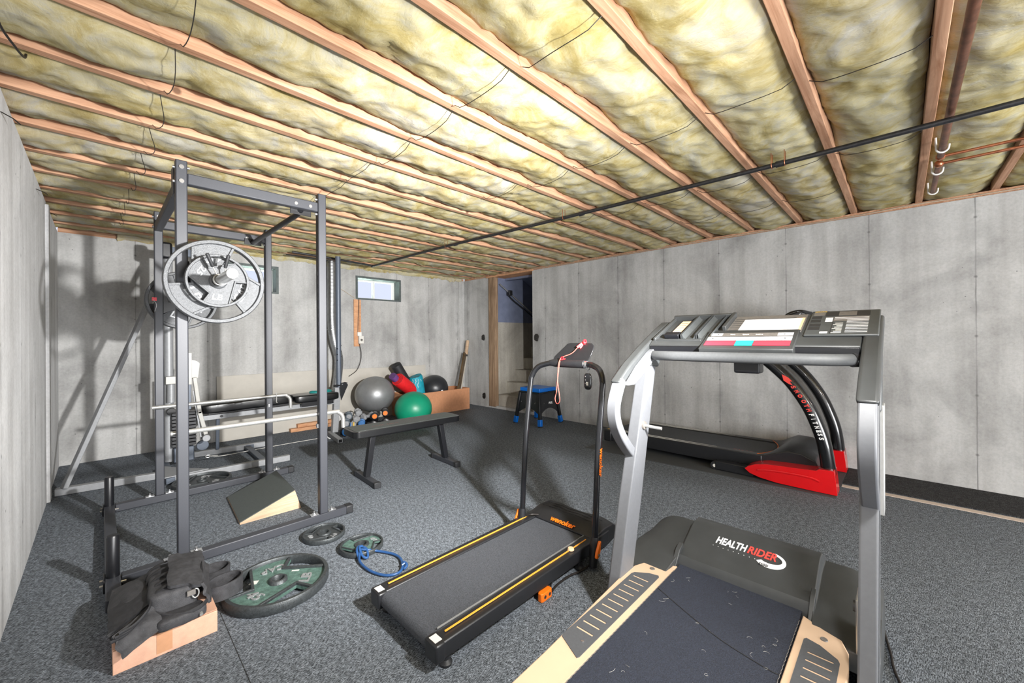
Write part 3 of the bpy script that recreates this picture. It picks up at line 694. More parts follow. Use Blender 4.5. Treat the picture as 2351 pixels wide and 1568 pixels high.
# ================================================================== POWER RACK
FX, BX = .301, 1.018           # post centre lines (x)
PF, PB = 2.745, 3.955          # front and rear frame planes (y)
ps = .05
t = thing('power_rack', 'tall dark grey steel power rack with chrome safety bars', 'rack', (.66, 3.35, 0))
for nm, x, y in (('upright', FX, PF), ('upright', BX, PF), ('upright', FX, PB), ('upright', BX, PB)):
    mb = MB().box((x-ps/2, y-ps/2, .055), (x+ps/2, y+ps/2, 2.152)); up = build(nm, mb, 'rack', t, bev=.005)
    side = 1 if x == FX else -1
    hb = MB()
    for i in range(29):
        z = .35+i*.055; xa = x+side*ps/2 if side > 0 else x-ps/2
        hb.box((xa-.0010, y-.010, z), (xa+.0010, y+.010, z+.026))
    build('hole_row', hb, 'rackdark', up)
for y in (PF, PB):
    build('base_beam', MB().box((.065, y-.028, 0.004), (1.165, y+.028, .056)), 'rack', t, bev=.005)
    build('end_cap', MB().box((1.16, y-.030, .002), (1.212, y+.030, .058)), 'rubber', t, bev=.008)
    build('top_beam', MB().box((FX+ps/2, y-.022, 2.03), (BX-ps/2, y+.022, 2.09)), 'rack', t, bev=.005)
    for x in (FX, BX):
        for dx in (-.055, .055):
            bb = MB(); bb.box((x+dx-.024, y-.018, .0555), (x+dx+.024, y+.018, .060)); bb.cyl((x+dx, y, .058), (x+dx, y, .066), .012, .012, 6); bb.cyl((x+dx, y, .06), (x+dx, y, .078), .006, .0055, 10)
            build('bolt', bb, 'bolt', t)
build('rear_beam', MB().box((.008, 2.50, .003), (.062, 4.0, .06)), 'rack', t, bev=.005)
for y in (PB-.02, 2.74):
    build('storage_peg', MB().tube([(.036, y, .055), (.036, y, .25), (.036, y, .258)], [.0245, .0245, .02], 24), 'rackdark', t)
    build('bracket', MB().box((.002, y-.04, .003), (.008, y+.06, .064)), 'rackdark', t, bev=.002)
    for dy in (-.02, .04):
        bb = MB(); bb.cyl((-.010, y+dy, .032), (.006, y+dy, .032), .008, .008, 6); bb.cyl((.062, y+dy, .03), (.082, y+dy, .03), .009, .006, 10); build('bolt', bb, 'bolt', t)
for x in (FX,):
    build('side_beam', MB().box((x-.022, PF+ps/2, 2.005), (x+.022, PB-ps/2, 2.065)), 'rack', t, bev=.005)
build('corner_plate', MB().box((FX-.030, PF+.02, 1.98), (FX-.025, PF+.10, 2.13)), 'rack', t, bev=.002)
for y in (PF, PB):
    s_ = -1
    for z in (2.115, 2.04):
        bb = MB(); bb.cyl((FX, y-ps/2-.006, z), (FX, y-ps/2+.002, z), .011, .011, 16); build('bolt', bb, 'bolt', t)
        bb = MB(); bb.cyl((FX+ps/2, y, z+.008), (FX+ps/2+.012, y, z+.008), .009, .006, 8); bb.cyl((FX-ps/2-.009, y, z), (FX-ps/2, y, z), .008, .009, 8); build('bolt', bb, 'bolt', t)
    for x in (.86, .945):
        build('bolt', MB().cyl((x, y-.027, 2.055), (x, y-.02, 2.055), .010, .010, 16), 'bolt', t)
    for z in (2.115, 2.02): build('bolt', MB().cyl((BX-ps/2-.012, y, z), (BX-ps/2, y, z), .006, .009, 8), 'bolt', t)
pb = build('pull_up_bar', MB().tube([(.90, PF+.02, 2.03), (.90, PF+.08, 2.015), (.90, PB-.08, 2.015), (.90, PB-.02, 2.03)], .0175, 18), 'rackdark', t)
for y in (PB-.026, PF+.026): build('flange', MB().box((.84, y-.003, 2.0), (.965, y+.003, 2.05)), 'rackdark', pb, bev=.002)
for y, n in ((PF+.032, 'f'), (PB-.075, 'b')):
    z = .702 if n == 'f' else .712
    mb = MB().tube(spline([(.255, y, z), (.6, y, z), (1.09, y, z), (1.135, y, z-.006), (1.165, y, z-.04), (1.17, y, z-.115)], 8), .0135, 18)
    sb = build('safety_bar', mb, 'chrome', t)
    dn = .15 if n == 'f' else .05
    mb = MB().tube(spline([(BX+.034, y-.02, z+.03), (BX+.036, y-.02, z-dn*.4), (BX+.034, y-.02, z-dn), (BX+.034+dn*.14, y-.02, z-dn*1.16)], 5), .0035, 8)
    build('locking_pin', mb, 'chrome', sb)
    mb = MB().box((BX-ps/2-.006, y-.035, z-.085), (BX-ps/2+.006, y-.008, z-.06)); build('pin_tab', mb, 'bolt', sb)
# J hooks that carry the bar
for y in (PF, PB):
    mb = MB(); mb.prism([(FX+ps/2, 1.40), (.470, 1.465), (.470, 1.535), (.455, 1.535), (.452, 1.488), (.355, 1.484), (FX+ps/2+.006, 1.62), (FX+ps/2, 1.62)], lambda p, q, d: V((p, y+d, q)), -.021, .021)
    build('bar_hook', mb, 'rackdark', t, bev=.002)

# ================================================================== PLATES


def plate_parts(root, R, th, mweb='iron', txt=(('45', -1), ('CAP', 1)), hole=.0255, mrim=None, green=False):
    """built flat around the origin, axis z, standing on z=0"""
    mr = mrim or mweb
    rw = R*.10
    prof = [(R-rw, th*.12), (R-rw*.8, 0), (R-rw*.2, 0), (R, th*.18), (R, th*.82), (R-rw*.2, th), (R-rw*.85, th), (R-rw, th*.85)]
    build('rim', MB().lathe(prof, seg=72, closed=True), mr, root, ang=50)
    hr = max(R*.2, .045)
    build('hub', MB().lathe([(hole, th*.02), (hr*.86, 0), (hr, th*.12), (hr*.86, th*.9), (hr*.72, th), (hole+.003, th), (hole, th*.93)], seg=48, closed=True), mr, root, ang=50)
    ri = R-rw*.6; q = R-rw*1.0; rq = hr+(q-hr)*.42; HL = []
    for k in range(3):
        a0 = k*2*PI/3+.5; a1 = a0+1.12; HL.append((a0, a1))
    def rho(th_):
        for a0, a1 in HL:
            d = (th_-a0) % (2*PI)
            if 0 < d < a1-a0:
                A, Q = V((q*math.cos(a0), q*math.sin(a0))), V((rq*math.cos(a1), rq*math.sin(a1))); D = V((math.cos(th_), math.sin(th_))); E = Q-A
                den = D.x*E.y-D.y*E.x; return (A.x*E.y-A.y*E.x)/den
        return ri
    ths = sorted([2*PI*i/120 for i in range(120)]+[(a+e) % (2*PI) for a0, a1 in HL for a in (a0, a1) for e in (-1e-4, 1e-4)])
    mb = MB(); rg = []
    for hr_, zz in ((0, .28), (1, .28), (1, .62), (0, .62)):
        rg.append([V(((rho(a) if hr_ else hr*.9)*math.cos(a), (rho(a) if hr_ else hr*.9)*math.sin(a), th*zz)) for a in ths])
    mb.loft(rg, closed=True)
    web = build('web', mb, mweb, root, ang=30)
    wd = R*.055
    for a0, a1 in HL:
        A, Q, E = V((q*math.cos(a0), q*math.sin(a0), th*.72)), V((rq*math.cos(a1), rq*math.sin(a1), th*.72)), V((q*math.cos(a1), q*math.sin(a1), th*.72))
        d1 = (Q-A).normalized(); n1 = V((-d1.y, d1.x, 0)); n1 = n1 if n1.dot(Q) < 0 else -n1
        d2 = (E-Q).normalized(); n2 = V((-d2.y, d2.x, 0)); n2 = n2 if n2.dot(A-Q) < 0 else -n2
        build('rib', MB().bar(A+n1*wd*.5-d1*.006, Q+n1*wd*.5+d1*wd*1.0, wd, th*.3), mr, root, bev=.0015)
        build('rib', MB().bar(Q+n2*wd*.5-d2*wd*.2, E+n2*wd*.5+d2*.004, wd, th*.28), mr, root, bev=.0015)
    for s_, wk in txt:
        a = HL[wk][1]+(2*PI/3-1.12)/2; rr = hr+(R-rw-hr)*.5
        tx = (-math.sin(a), math.cos(a), 0); ty = (-math.cos(a), -math.sin(a), 0)
        text(s_, R*.3, frame((rr*math.cos(a), rr*math.sin(a), th*.64), tx, ty), 'iron_light', root, 'raised_lettering', depth=th*.1, shear=.15, bold=.0008, fit=(R*(.46 if len(s_) > 2 else .34), R*.21))


def spin(o, loc, rot): o.location = loc; o.rotation_euler = rot; return o


def copy_tree(o, parent=None):
    c = o.copy(); COL.objects.link(c)
    if parent is not None: c.parent = parent
    for ch in list(o.children): copy_tree(ch, c)
    return c


# plates on the bar: plate axis z -> world -y
stand = (PI/2, 0, 0)
BXc, BZc = .438, 1.510
p45 = thing('weight_plate', 'large grey iron plate on the near end of the barbell', 'weight plate', group='grey iron plates on the barbell')
plate_parts(p45, .2225, .042, 'iron', (('CAP', 0), ('45', 1), ('LB', 2)))
p25 = thing('weight_plate', 'smaller grey iron plate marked 25 at the near end of the barbell', 'weight plate', group='grey iron plates on the barbell')
plate_parts(p25, .140, .036, 'iron', (('25', 0), ('LB', 1)))
q = copy_tree(p45); q['label'] = 'large grey iron plate on the far end of the barbell'; spin(q, (BXc+.012, 4.055, BZc), (PI/2, 1.9, 0))
q = copy_tree(p45); q['label'] = 'second large iron plate on the far end of the barbell, nearest the wall'; spin(q, (BXc+.012, 4.107, BZc), (PI/2, .4, 0))
spin(p45, (BXc-.002, 2.662, BZc), (PI/2, 2.55, 0)); spin(p25, (BXc-.004, 2.612, BZc), (PI/2, -.45, 0))
t = thing('barbell', 'long steel barbell racked high across the power rack', 'barbell', (BXc, 3.35, BZc))
x0 = BXc
build('shaft', MB().cyl((x0, 2.70, BZc), (x0+.01, 4.06, BZc), .0142, .0142, 16), 'chrome', t)
for s_, y0, y1, xx in ((1, 2.70, 2.25, x0-.005), (-1, 4.005, 4.46, x0+.013)):
    build('sleeve', MB().cyl((x0, y0, BZc), (xx, y1, BZc), .0248, .0248, 28), 'chrome', t, bev=.002)
    build('collar', MB().cyl((x0, y0-.012, BZc), (x0, y0+.012, BZc), .036, .036, 28), 'chrome', t, bev=.003)
mb = MB()
for rr, yy in ((.031, 2.249),): mb.lathe([(.0, -.001), (.021, -.001), (.022, .003), (0, .003)], (x0-.005, yy, BZc), 'y', 32)
build('end_plug', mb, 'bolt', t)
t = thing('spring_clip', 'spring clip with two black grips on the barbell end', 'clip', (x0, 2.56, BZc))
cl = [(x0-.004+.0285*math.cos(a), 2.548-.014*a/(2*PI), BZc+.0285*math.sin(a)) for a in [PI*.35+2*PI*1.9*i/50 for i in range(51)]]
build('coil', MB().tube(cl, .0032, 8), 'chrome', t)
for sx, ex, ez in ((-1, -.062, .128), (1, .028, .132)):
    p0 = V((x0+sx*.018, 2.54, BZc+.028)); p1 = V((x0+ex*.62, 2.525, BZc+.07)); p2 = V((x0+ex*1.0, 2.51, BZc+ez*.97))
    build('wire_arm', MB().tube([p0, p1], .0032, 8), 'chrome', t)
    build('grip', MB().tube([p1+(p1-p2)*.12, p1, p2, p2+(p2-p1)*.04], [.006, .0085, .0085, .005], 12), 'rubber', t)
tag(build('hang_tag', MB().tube(spline([(.268, 3.92, 1.50), (.285, 3.90, 1.46), (.275, 3.90, 1.41)]), .0015, 5), 'paper'), 'white string tied round the rear upright of the rack', 'string')
tag(build('pink_tag', MB().box((.262, 3.922, 1.49), (.288, 3.928, 1.515)), 'mark_coral'), 'small pink tag stuck on the rear upright of the rack', 'tag')

# plates on the carpet
pa = thing('weight_plate', 'huge dusty green iron plate lying on the carpet in front', 'weight plate')
plate_parts(pa, .2225, .045, 'iron_green', (('CAP', 0), ('45', 1), ('LB', 2)), mrim='iron_dark', green=True)
build('sticker', MB().box((-.125, -.01, .0455*.62+.0006), (-.092, .02, .0455*.62+.0012)), 'label', pa)
build('sticker', MB().box((.035, .072, .029), (.07, .082, .0296)), 'label', pa)
spin(pa, (.592, 2.165, .004), (0, 0, -.62))
for sc, rim, web, lb, loc, rz in ((.118, 'iron_dark', 'iron_dark', 'small grey iron plate on the carpet beside the rack end cap', (.942, 2.522, .004), .9), (.118, 'iron_dark', 'iron_green', 'small green iron plate with a blue band tied to it', (1.037, 2.222, .004), 2.2)):
    pp = thing('weight_plate', lb, 'weight plate', group='small iron plates on the carpet')
    plate_parts(pp, sc, .026, web, (('10', 0), ('LB', 1)), mrim=rim); spin(pp, loc, (0, 0, rz))
pp = copy_tree(pa); pp['label'] = 'dark iron plate lying flat inside the rack by the silver frame'; spin(pp, (.585, 4.175, .004), (0, 0, 1.2))
for c in list(pp.children):
    if c.name.startswith('sticker'): bpy.data.objects.remove(c)
    else:
        c.data = c.data.copy(); c.data.materials.clear(); c.data.materials.append(M['iron_dark'] if not c.name.startswith('raised') else M['iron_light'])
pp.scale = (.9, .9, .9)

# blue exercise tubing looped over the green plate
t = thing('resistance_band', 'blue rubber tubing loop tied to the small green plate', 'resistance band', (1.05, 2.0, 0))
loop = spline([(.985, 2.135, .030), (.955, 2.07, .014), (.955, 1.96, .011), (.985, 1.87, .011), (1.03, 1.835, .011), (1.075, 1.85, .012), (1.118, 1.93, .012), (1.12, 2.01, .011), (1.075, 2.10, .013), (1.02, 2.125, .032), (.985, 2.16, .036)], 7)
build('tubing', MB().tube(loop, .0065, 12), 'bluerope', t)
build('knot', MB().tube(spline([(.965, 2.10, .008), (.975, 2.15, .037), (1.0, 2.175, .040), (1.02, 2.13, .036), (1.005, 2.085, .012), (.985, 2.10, .02), (.99, 2.15, .046), (1.01, 2.16, .044)], 6), .0065, 10), 'bluerope', t)
build('knot', MB().tube(spline([(1.085, 1.868, .02), (1.105, 1.865, .025), (1.10, 1.845, .02), (1.085, 1.845, .012), (1.10, 1.875, .011), (1.112, 1.89, .02)], 6), .007, 10), 'bluerope', t)

# wedge board
mb = MB()
t = thing('squat_wedge', 'wooden wedge ramp with a dark top inside the rack', 'wedge', (.8, 3.36, 0))
W = [V(p) for p in ((.622, 3.075, 0), (.99, 3.07, 0), (1.03, 3.63, 0), (.66, 3.64, 0))]
Tt = [V(p) for p in ((.622, 3.075, .012), (.950, 3.07, .134), (.985, 3.63, .134), (.66, 3.64, .012))]
mb._add(W+Tt, [(0, 3, 2, 1), (4, 5, 6, 7), (0, 1, 5, 4), (1, 2, 6, 5), (2, 3, 7, 6), (3, 0, 4, 7)])
build('body', mb, 'ply', t, bev=.001)
up = [p+V((0, 0, .006)) for p in Tt]
mb = MB()._add([p+V((0, 0, .0005)) for p in Tt]+up, [(0, 3, 2, 1), (4, 5, 6, 7), (0, 1, 5, 4), (1, 2, 6, 5), (2, 3, 7, 6), (3, 0, 4, 7)])
build('top_panel', mb, 'vinyl_top', t)

# ================================================================== CARDBOARD BOX AND WEIGHT VEST
t = thing('cardboard_box', 'flat closed cardboard box under the black vest', 'box', (.18, 2.17, 0))
build('body', MB().box((.024, 2.025, 0), (.33, 2.33, .085)), 'cardboard', t, bev=.002)
build('tape_strip', MB().box((.142, 2.0236, .01), (.188, 2.0248, .0852)), 'tape', t)
build('tape_strip', MB().box((.142, 2.024, .0852), (.188, 2.33, .0862)), 'tape', t)
build('top_flap', MB().box((.024, 2.030, .0868), (.139, 2.325, .0885)), 'cardboard', t)
build('top_flap', MB().box((.191, 2.030, .0868), (.33, 2.325, .0885)), 'cardboard', t)
t = thing('weight_vest', 'black weight vest heaped on the small cardboard box', 'vest', (.18, 2.2, .09))


def nz(p, a, fr=14, sd=0): return a*noise.noise((p[0]*fr+sd, p[1]*fr, p[2]*fr+sd))


def drape(corners, sag, th, nu=26, nv=26, amp=.006, sd=0):
    """bilinear patch p00,p10,p11,p01 with a bulge and folds"""
    A, B, C_, D = [V(c) for c in corners]
    def fn(a, b):
        p = A*(1-a)*(1-b)+B*a*(1-b)+C_*a*b+D*(1-a)*b
        p = p+V((0, 0, sag*math.sin(PI*a)*math.sin(PI*b)))
        q = nz(p, amp, 11, sd)+nz(p, amp*.5, 34, sd)
        ed = .012*noise.noise((a*3, b*3, sd+3))
        return p+V((ed, ed*.6, q))
    return MB().sheet(fn, nu, nv, th)


build('panel', drape([(.018, 2.04, .125), (.142, 2.085, .165), (.165, 2.46, .13), (.03, 2.42, .125)], .035, .026, sd=1), 'nylon', t, ang=60)
build('panel', drape([(.012, 2.035, .145), (.128, 2.09, .178), (.15, 2.2, .19), (.02, 2.2, .155)], .01, .008, sd=9, amp=.004), 'nylon2', t, ang=60)
build('front_flap', drape([(.052, 1.985, .072), (.170, 2.000, .118), (.128, 2.075, .176), (.022, 2.02, .142)], .012, .018, sd=4), 'nylon', t, ang=60)
for i in range(3):
    z = .120+.012*i
    build('strap', MB().tube(spline([(.020+.01*i, 2.005-.004*i, z+.012), (.06+.012*i, 2.005, z+.022), (.10+.01*i, 2.03, z+.045), (.13, 2.07, z+.056)]), .0055, 6, squash=(1, .35)), 'nylon2', t)
build('pouch', MB().cushion((.205, 2.20, .155), (.155, .30, .125), .30, .006, 14, Matrix.Rotation(-.08, 3, 'Z')), 'nylon', t, ang=60)
build('pouch', MB().cushion((.215, 2.03, .120), (.150, .08, .044), .42, .004, 20, Matrix.Rotation(.12, 3, 'Z')), 'nylon', t, ang=60)
build('flap', drape([(.178, 2.075, .228), (.283, 2.035, .212), (.315, 2.32, .225), (.205, 2.33, .24)], .012, .012, sd=6, amp=.006), 'nylon', t, ang=60)
build('flap_fold', drape([(.283, 2.035, .212), (.305, 2.02, .13), (.335, 2.30, .14), (.315, 2.32, .225)], .0, .010, sd=7, amp=.006), 'nylon', t, ang=60)
for i in range(5):
    y = 2.09+.055*i
    build('webbing_loop', MB().tube(spline([(.128, y, .125), (.126, y, .175), (.140, y+.003, .210), (.175, y+.006, .226), (.20, y+.008, .228)], 6), .0125, 8, squash=(.16, 1)), 'nylon2', t)
build('zip_band', MB().tube(spline([(.13, 2.065, .155), (.17, 2.03, .140), (.22, 2.0, .134), (.27, 2.0, .140), (.30, 2.03, .142)], 6), .010, 8, squash=(1, .5)), 'nylon2', t)
build('clasp', MB().tube([(.262+.011*math.cos(a), 2.048+.004*math.sin(a), .178+.016*math.sin(a)) for a in [2*PI*i/16 for i in range(16)]], .0028, 8, closed=True), 'chrome', t)
build('clasp', MB().box((.235, 2.042, .176), (.262, 2.05, .196)), 'mark_olive', t, bev=.001)
build('buckle', MB().cyl((.272, 1.985, .116), (.272, 1.995, .118), .006, .006, 10), 'chrome', t)


def strap_loop(cx, cy, z, rx, ry, wdt, rot, sd):
    def fn(a, b):
        an = 2*PI*a*.97+PI*.9
        x, y = rx*math.cos(an), ry*math.sin(an)
        X = cx+x*math.cos(rot)-y*math.sin(rot); Y = cy+x*math.sin(rot)+y*math.cos(rot)
        return V((X, Y, z+b*wdt+.006*noise.noise((X*12, Y*12, sd))))
    return MB().sheet(fn, 44, 5, .007)


build('shoulder_strap', strap_loop(.385, 2.425, .008, .062, .045, .072, .25, 1), 'nylon', t, ang=60)
build('shoulder_strap', strap_loop(.385, 2.20, .052, .070, .052, .066, .3, 2), 'nylon', t, ang=60)
build('shoulder_strap', drape([(.29, 2.10, .15), (.335, 2.15, .06), (.345, 2.34, .06), (.30, 2.33, .15)], .008, .012, sd=12), 'nylon', t, ang=60)
build('shoulder_strap', drape([(.28, 2.3, .19), (.325, 2.33, .10), (.345, 2.45, .085), (.29, 2.44, .14)], .006, .012, sd=13), 'nylon', t, ang=60)

# ================================================================== HOME GYM
t = thing('home_gym', 'silver home gym with weight stack and padded bench behind the rack', 'gym machine', (.8, 4.8, 0))
bb = lambda n, p0, p1, a, b, m='silver', up=(0, 0, 1), par=None, bev=.004: build(n, MB().bar(p0, p1, a, b, up), m, par or t, bev=bev)
bb('base_beam', (-.252, 4.70, .03), (.375, 4.62, .03), .055, .055)
bb('base_beam', (.375, 4.40, .03), (1.30, 4.36, .03), .05, .055)
bb('base_beam', (.66, 5.19, .03), (1.30, 5.14, .03), .05, .055)
bb('cross_member', (1.09, 4.39, .028), (1.11, 5.14, .028), .055, .03, 'gymblue')
bb('cross_member', (.40, 4.36, .03), (.42, 5.2, .03), .06, .05, 'gymblue')
bb('end_label', (1.10, 5.121, .03), (1.17, 5.117, .03), .006, .04, 'gymblue', bev=0)
build('corner_plate', MB().prism([(.36, 4.36), (.66, 4.39), (.52, 4.56), (.40, 4.76), (.36, 4.76)], lambda p, q, d: V((p, q, d)), .058, .066), 'silver', t, bev=.002)
bb('brace', (-.205, 4.665, .055), (.43, 4.90, 1.92), .055, .03)
build('upright', MB().tube([(.445, 4.95, .06), (.445, 4.95, 2.08)], .034, 18), 'silver', t)
bb('rear_upright', (.53, 5.02, .05), (.53, 5.02, 1.05), .05, .05, 'gymblue', up=(1, 0, 0))
bb('top_boom', (.40, 4.90, 2.04), (.86, 4.98, 2.04), .05, .075, 'gymblue')
build('boom_cap', MB().box((.385, 4.86, 1.96), (.47, 4.95, 2.11)), 'rackdark', t, bev=.02, seg=3)
# weight stack
st = build('stack_plate', MB().box((.455, 4.85, .20), (.635, 4.96, .228)), 'rackdark', t, bev=.003)
for k in range(1, 10):
    c = st.copy(); c.location = (0, 0, .0325*k); COL.objects.link(c)
for x in (.505, .585): build('guide_rod', MB().cyl((x, 4.905, .12), (x, 4.905, .87), .008, .008, 12), 'chrome', t)
build('stack_base', MB().box((.47, 4.86, .055), (.62, 4.98, .19)), 'gymblue', t, bev=.008)
build('shroud', MB().box((.565, 4.86, .54), (.60, 4.90, .79)), 'gymblue', t, bev=.004)
build('pulley', MB().cyl((.455, 4.86, .535), (.455, 4.89, .535), .035, .035, 20), 'rubber', t, bev=.004)
build('pulley_bracket', MB().box((.413, 4.83, .795), (.487, 4.875, .865)), 'white', t, bev=.003)
build('pulley_bracket', MB().box((.572, 4.815, .78), (.600, 4.845, 1.08)), 'white', t, bev=.002)
build('sleeve', MB().cyl((.455, 4.89, .62), (.455, 4.89, .79), .030, .028, 18), 'silver', t)
build('cam_plate', MB().prism([(.60, .832), (.648, .838), (.662, .975), (.650, .99), (.630, 1.004), (.60, 1.012)], lambda p, q, d: V((p, 4.835+d, q)), 0, .006), 'white', t)
bb('press_arm', (.618, 4.80, .845), (.655, 4.80, .50), .032, .03, 'white', up=(0, 1, 0))
bb('press_arm', (.652, 4.80, .52), (.700, 4.80, .295), .034, .03, 'white', up=(0, 1, 0))
bb('press_arm_brace', (.61, 4.82, .72), (.665, 4.82, .27), .010, .012, 'silver', up=(0, 1, 0), bev=0)
build('roller', MB().cyl((.70, 4.76, .262), (.70, 4.86, .262), .032, .032, 20), 'silver', t, bev=.004)
build('lower_pulley', MB().cyl((.705, 5.0, .15), (.705, 5.03, .15), .05, .05, 22), 'gymblue', t, bev=.004)
# bench with two pads
bb('bench_rail', (.66, 5.03, .415), (2.0, 5.03, .425), .05, .05)
bb('support_leg', (.845, 5.14, .055), (.845, 5.10, .40), .032, .03, 'gymblue', up=(1, 0, 0))
R_ = Matrix.Rotation(-.025, 3, 'Y')
pd = build('back_pad', MB().cushion((1.10, 5.03, .522), (.84, .27, .10), .27, 0, 1, R_), 'vinyl', t, ang=60)
build('pad_board', MB().bar((.74, 5.03, .470), (1.47, 5.03, .476), .24, .018), 'rackdark', pd)
pd = build('seat_pad', MB().cushion((1.775, 5.03, .515), (.50, .29, .09), .28, 0, 1), 'vinyl', t, ang=60)
build('pad_bracket', MB().box((1.60, 4.90, .43), (1.95, 4.93, .478)), 'rackdark', pd, bev=.002)
build('knob', MB().cyl((.86, 4.98, .42), (.86, 5.0, .42), .012, .012, 10), 'rackdark', t)
# front post
bb('front_post', (2.01, 5.03, .05), (2.045, 5.03, .60), .07, .06, up=(0, 1, 0))
bb('front_foot', (1.985, 5.12, .028), (1.915, 4.63, .028), .055, .05)
build('foot_opening', MB().box((1.898, 4.626, .012), (1.934, 4.632, .044)), 'rackdark', t)
mb = MB().prism([(2.07, .44), (2.10, .50), (2.155, .62), (2.15, .655), (2.12, .665), (2.07, .655), (2.055, .60)], lambda p, q, d: V((p, 4.975+d, q)), -.006, .006); build('cam_plate', mb, 'rackdark', t, bev=.001)
for x, z in ((2.145, .645), (2.125, .56), (2.085, .64)): build('bolt', MB().cyl((x, 4.964, z), (x, 4.972, z), .006, .006, 8), 'bolt', t)
build('cross_bolt', MB().cyl((1.99, 5.0, .625), (2.09, 5.0, .625), .013, .013, 12), 'rackdark', t)
tb = build('tall_tube', MB().tube([(2.062, 5.02, .60), (2.062, 5.02, 2.225)], .031, 22), 'gymblue', t)
for z in (.94, 1.01, 1.08): build('tube_hole', MB().cyl((2.035, 4.9915, z), (2.036, 4.9895, z), .007, .007, 10), 'rackdark', tb)
for z in (.98, 1.05, 1.12): build('tube_hole', MB().cyl((2.088, 5.0, z), (2.0905, 4.998, z), .007, .007, 10), 'rackdark', tb)
tag(build('training_rope', MB().tube(spline([(.72, 4.70, .10), (.80, 4.74, .075), (.95, 4.84, .05), (1.2, 4.98, .02), (1.5, 5.02, .012), (1.86, 5.0, .014)]), .0028, 8), 'label'), 'thin pale pull cable stretched low along the floor from the home gym', 'cable')
t = thing('carabiner', 'small steel carabiner and link at the cable end', 'carabiner', (.72, 4.70, .1))
build('ring', MB().tube([(.70+.017*math.cos(a), 4.695+.006*math.sin(a), .103+.009*math.sin(a)) for a in [2*PI*i/18 for i in range(18)]], .0035, 8, closed=True), 'chrome', t)
build('link', MB().tube([(.73, 4.705, .10), (.78, 4.73, .088)], .004, 8), 'chrome', t)
tag(build('grip_handle', MB().tube([(1.86+.12*math.cos(a), 5.06+.055*math.sin(a), .565+.004*math.sin(3*a)) for a in [2*PI*i/28 for i in range(28)]], .011, 10, closed=True), 'tealdark'), 'flat teal plastic ring lying on the gym seat pad', 'ring')

# ================================================================== FLAT BENCH
t = thing('flat_bench', 'black flat weight bench in the middle of the room', 'bench', (1.95, 3.3, 0))
ax = V((1, .012, 0)); c0 = V((1.40, 3.235, 0)); c1 = V((2.42, 3.17, 0)); dr = (c1-c0).normalized(); pr = V((-dr.y, dr.x, 0))
Z0, Z1 = .405, .455
def pp_(a, b, z): return c0+dr*a+pr*b+V((0, 0, z))
L_ = (c1-c0).length; hw = .135
out = []
for (a, b, s0) in ((L_-.05, hw-.05, 0), (.05, hw-.05, PI/2), (.05, -hw+.05, PI), (L_-.05, -hw+.05, 1.5*PI)):
    for i in range(7): out.append((a+.05*math.cos(s0+PI/2*i/6), b+.05*math.sin(s0+PI/2*i/6)))
pad = build('pad', MB().prism(out, lambda p, q, d: pp_(p, q, d), Z0, Z1), 'vinyl', t, bev=.018, seg=4, ang=60)
inn = [(L_/2+(a-L_/2)*.955, b*.83) for a, b in out]
build('top_cover', MB().prism(inn, lambda p, q, d: pp_(p, q, d), Z1-.002, Z1+.0025), 'vinyl_top', pad, bev=.002)
rr_ = random.Random(5)
for i in range(13):
    if i == 6: continue
    a_ = .20+.019*i; build('worn_print', MB().bar(pp_(a_, -.02+rr_.uniform(-.006, .004), Z1+.0028), pp_(a_+rr_.uniform(-.006, .008), .006+rr_.uniform(-.006, .004), Z1+.0028), .0035, .0006), 'worn_red', pad)
for (a, lean) in ((.16, -.045), (.90, .035)):
    foot = pp_(a+lean*.4+.01, 0, 0)
    build('leg', MB().bar(foot+V((0, 0, .045)), pp_(a-lean, 0, Z0-.005), .055, .045, up=dr), 'rackdark', t, bev=.003)
    build('foot_beam', MB().bar(foot-pr*.21+V((0, 0, .025)), foot+pr*.21+V((0, 0, .025)), .05, .042), 'rack', t, bev=.004)
    for sgn in (-1, 1): build('foot_cap', MB().bar(foot+pr*sgn*.185+V((0, 0, .024)), foot+pr*sgn*.222+V((0, 0, .024)), .056, .048), 'rubber', t, bev=.005)
    build('bolt', MB().cyl(foot+V((.0, 0, .046))+pr*.05, foot+V((0, 0, .054))+pr*.05, .009, .009, 6), 'bolt', t)
build('stretcher', MB().bar(pp_(.18, 0, Z0-.02), pp_(.88, 0, Z0-.02), .05, .035), 'rackdark', t, bev=.003)

# ================================================================== BALLS, BOX AND MATS


def ball(nm, c, R, m, label, sq=.94):
    t = thing(nm, label, 'exercise ball', (c[0], c[1], c[2]-R))
    mb = MB().sphere(c, R, 64)
    bm = mb.bm
    for v in bm.verts:
        d = v.co-V(c); h = d.z/R
        v.co = V(c)+d*(1+.0022*math.cos(h*34)*(1-abs(h)**6)); v.co.z = c[2]-R+(v.co.z-c[2]+R)*sq
    b = build('shell', mb, m, t, ang=180)
    dv = (V((0, 0, 1.1))-V(c)).normalized()
    dv = (dv+V((-.28, .05, -.25))).normalized()
    build('valve_plug', MB().cyl(V(c)+dv*(R-.004), V(c)+dv*(R+.002), .010, .008, 16), m, t)
    return t


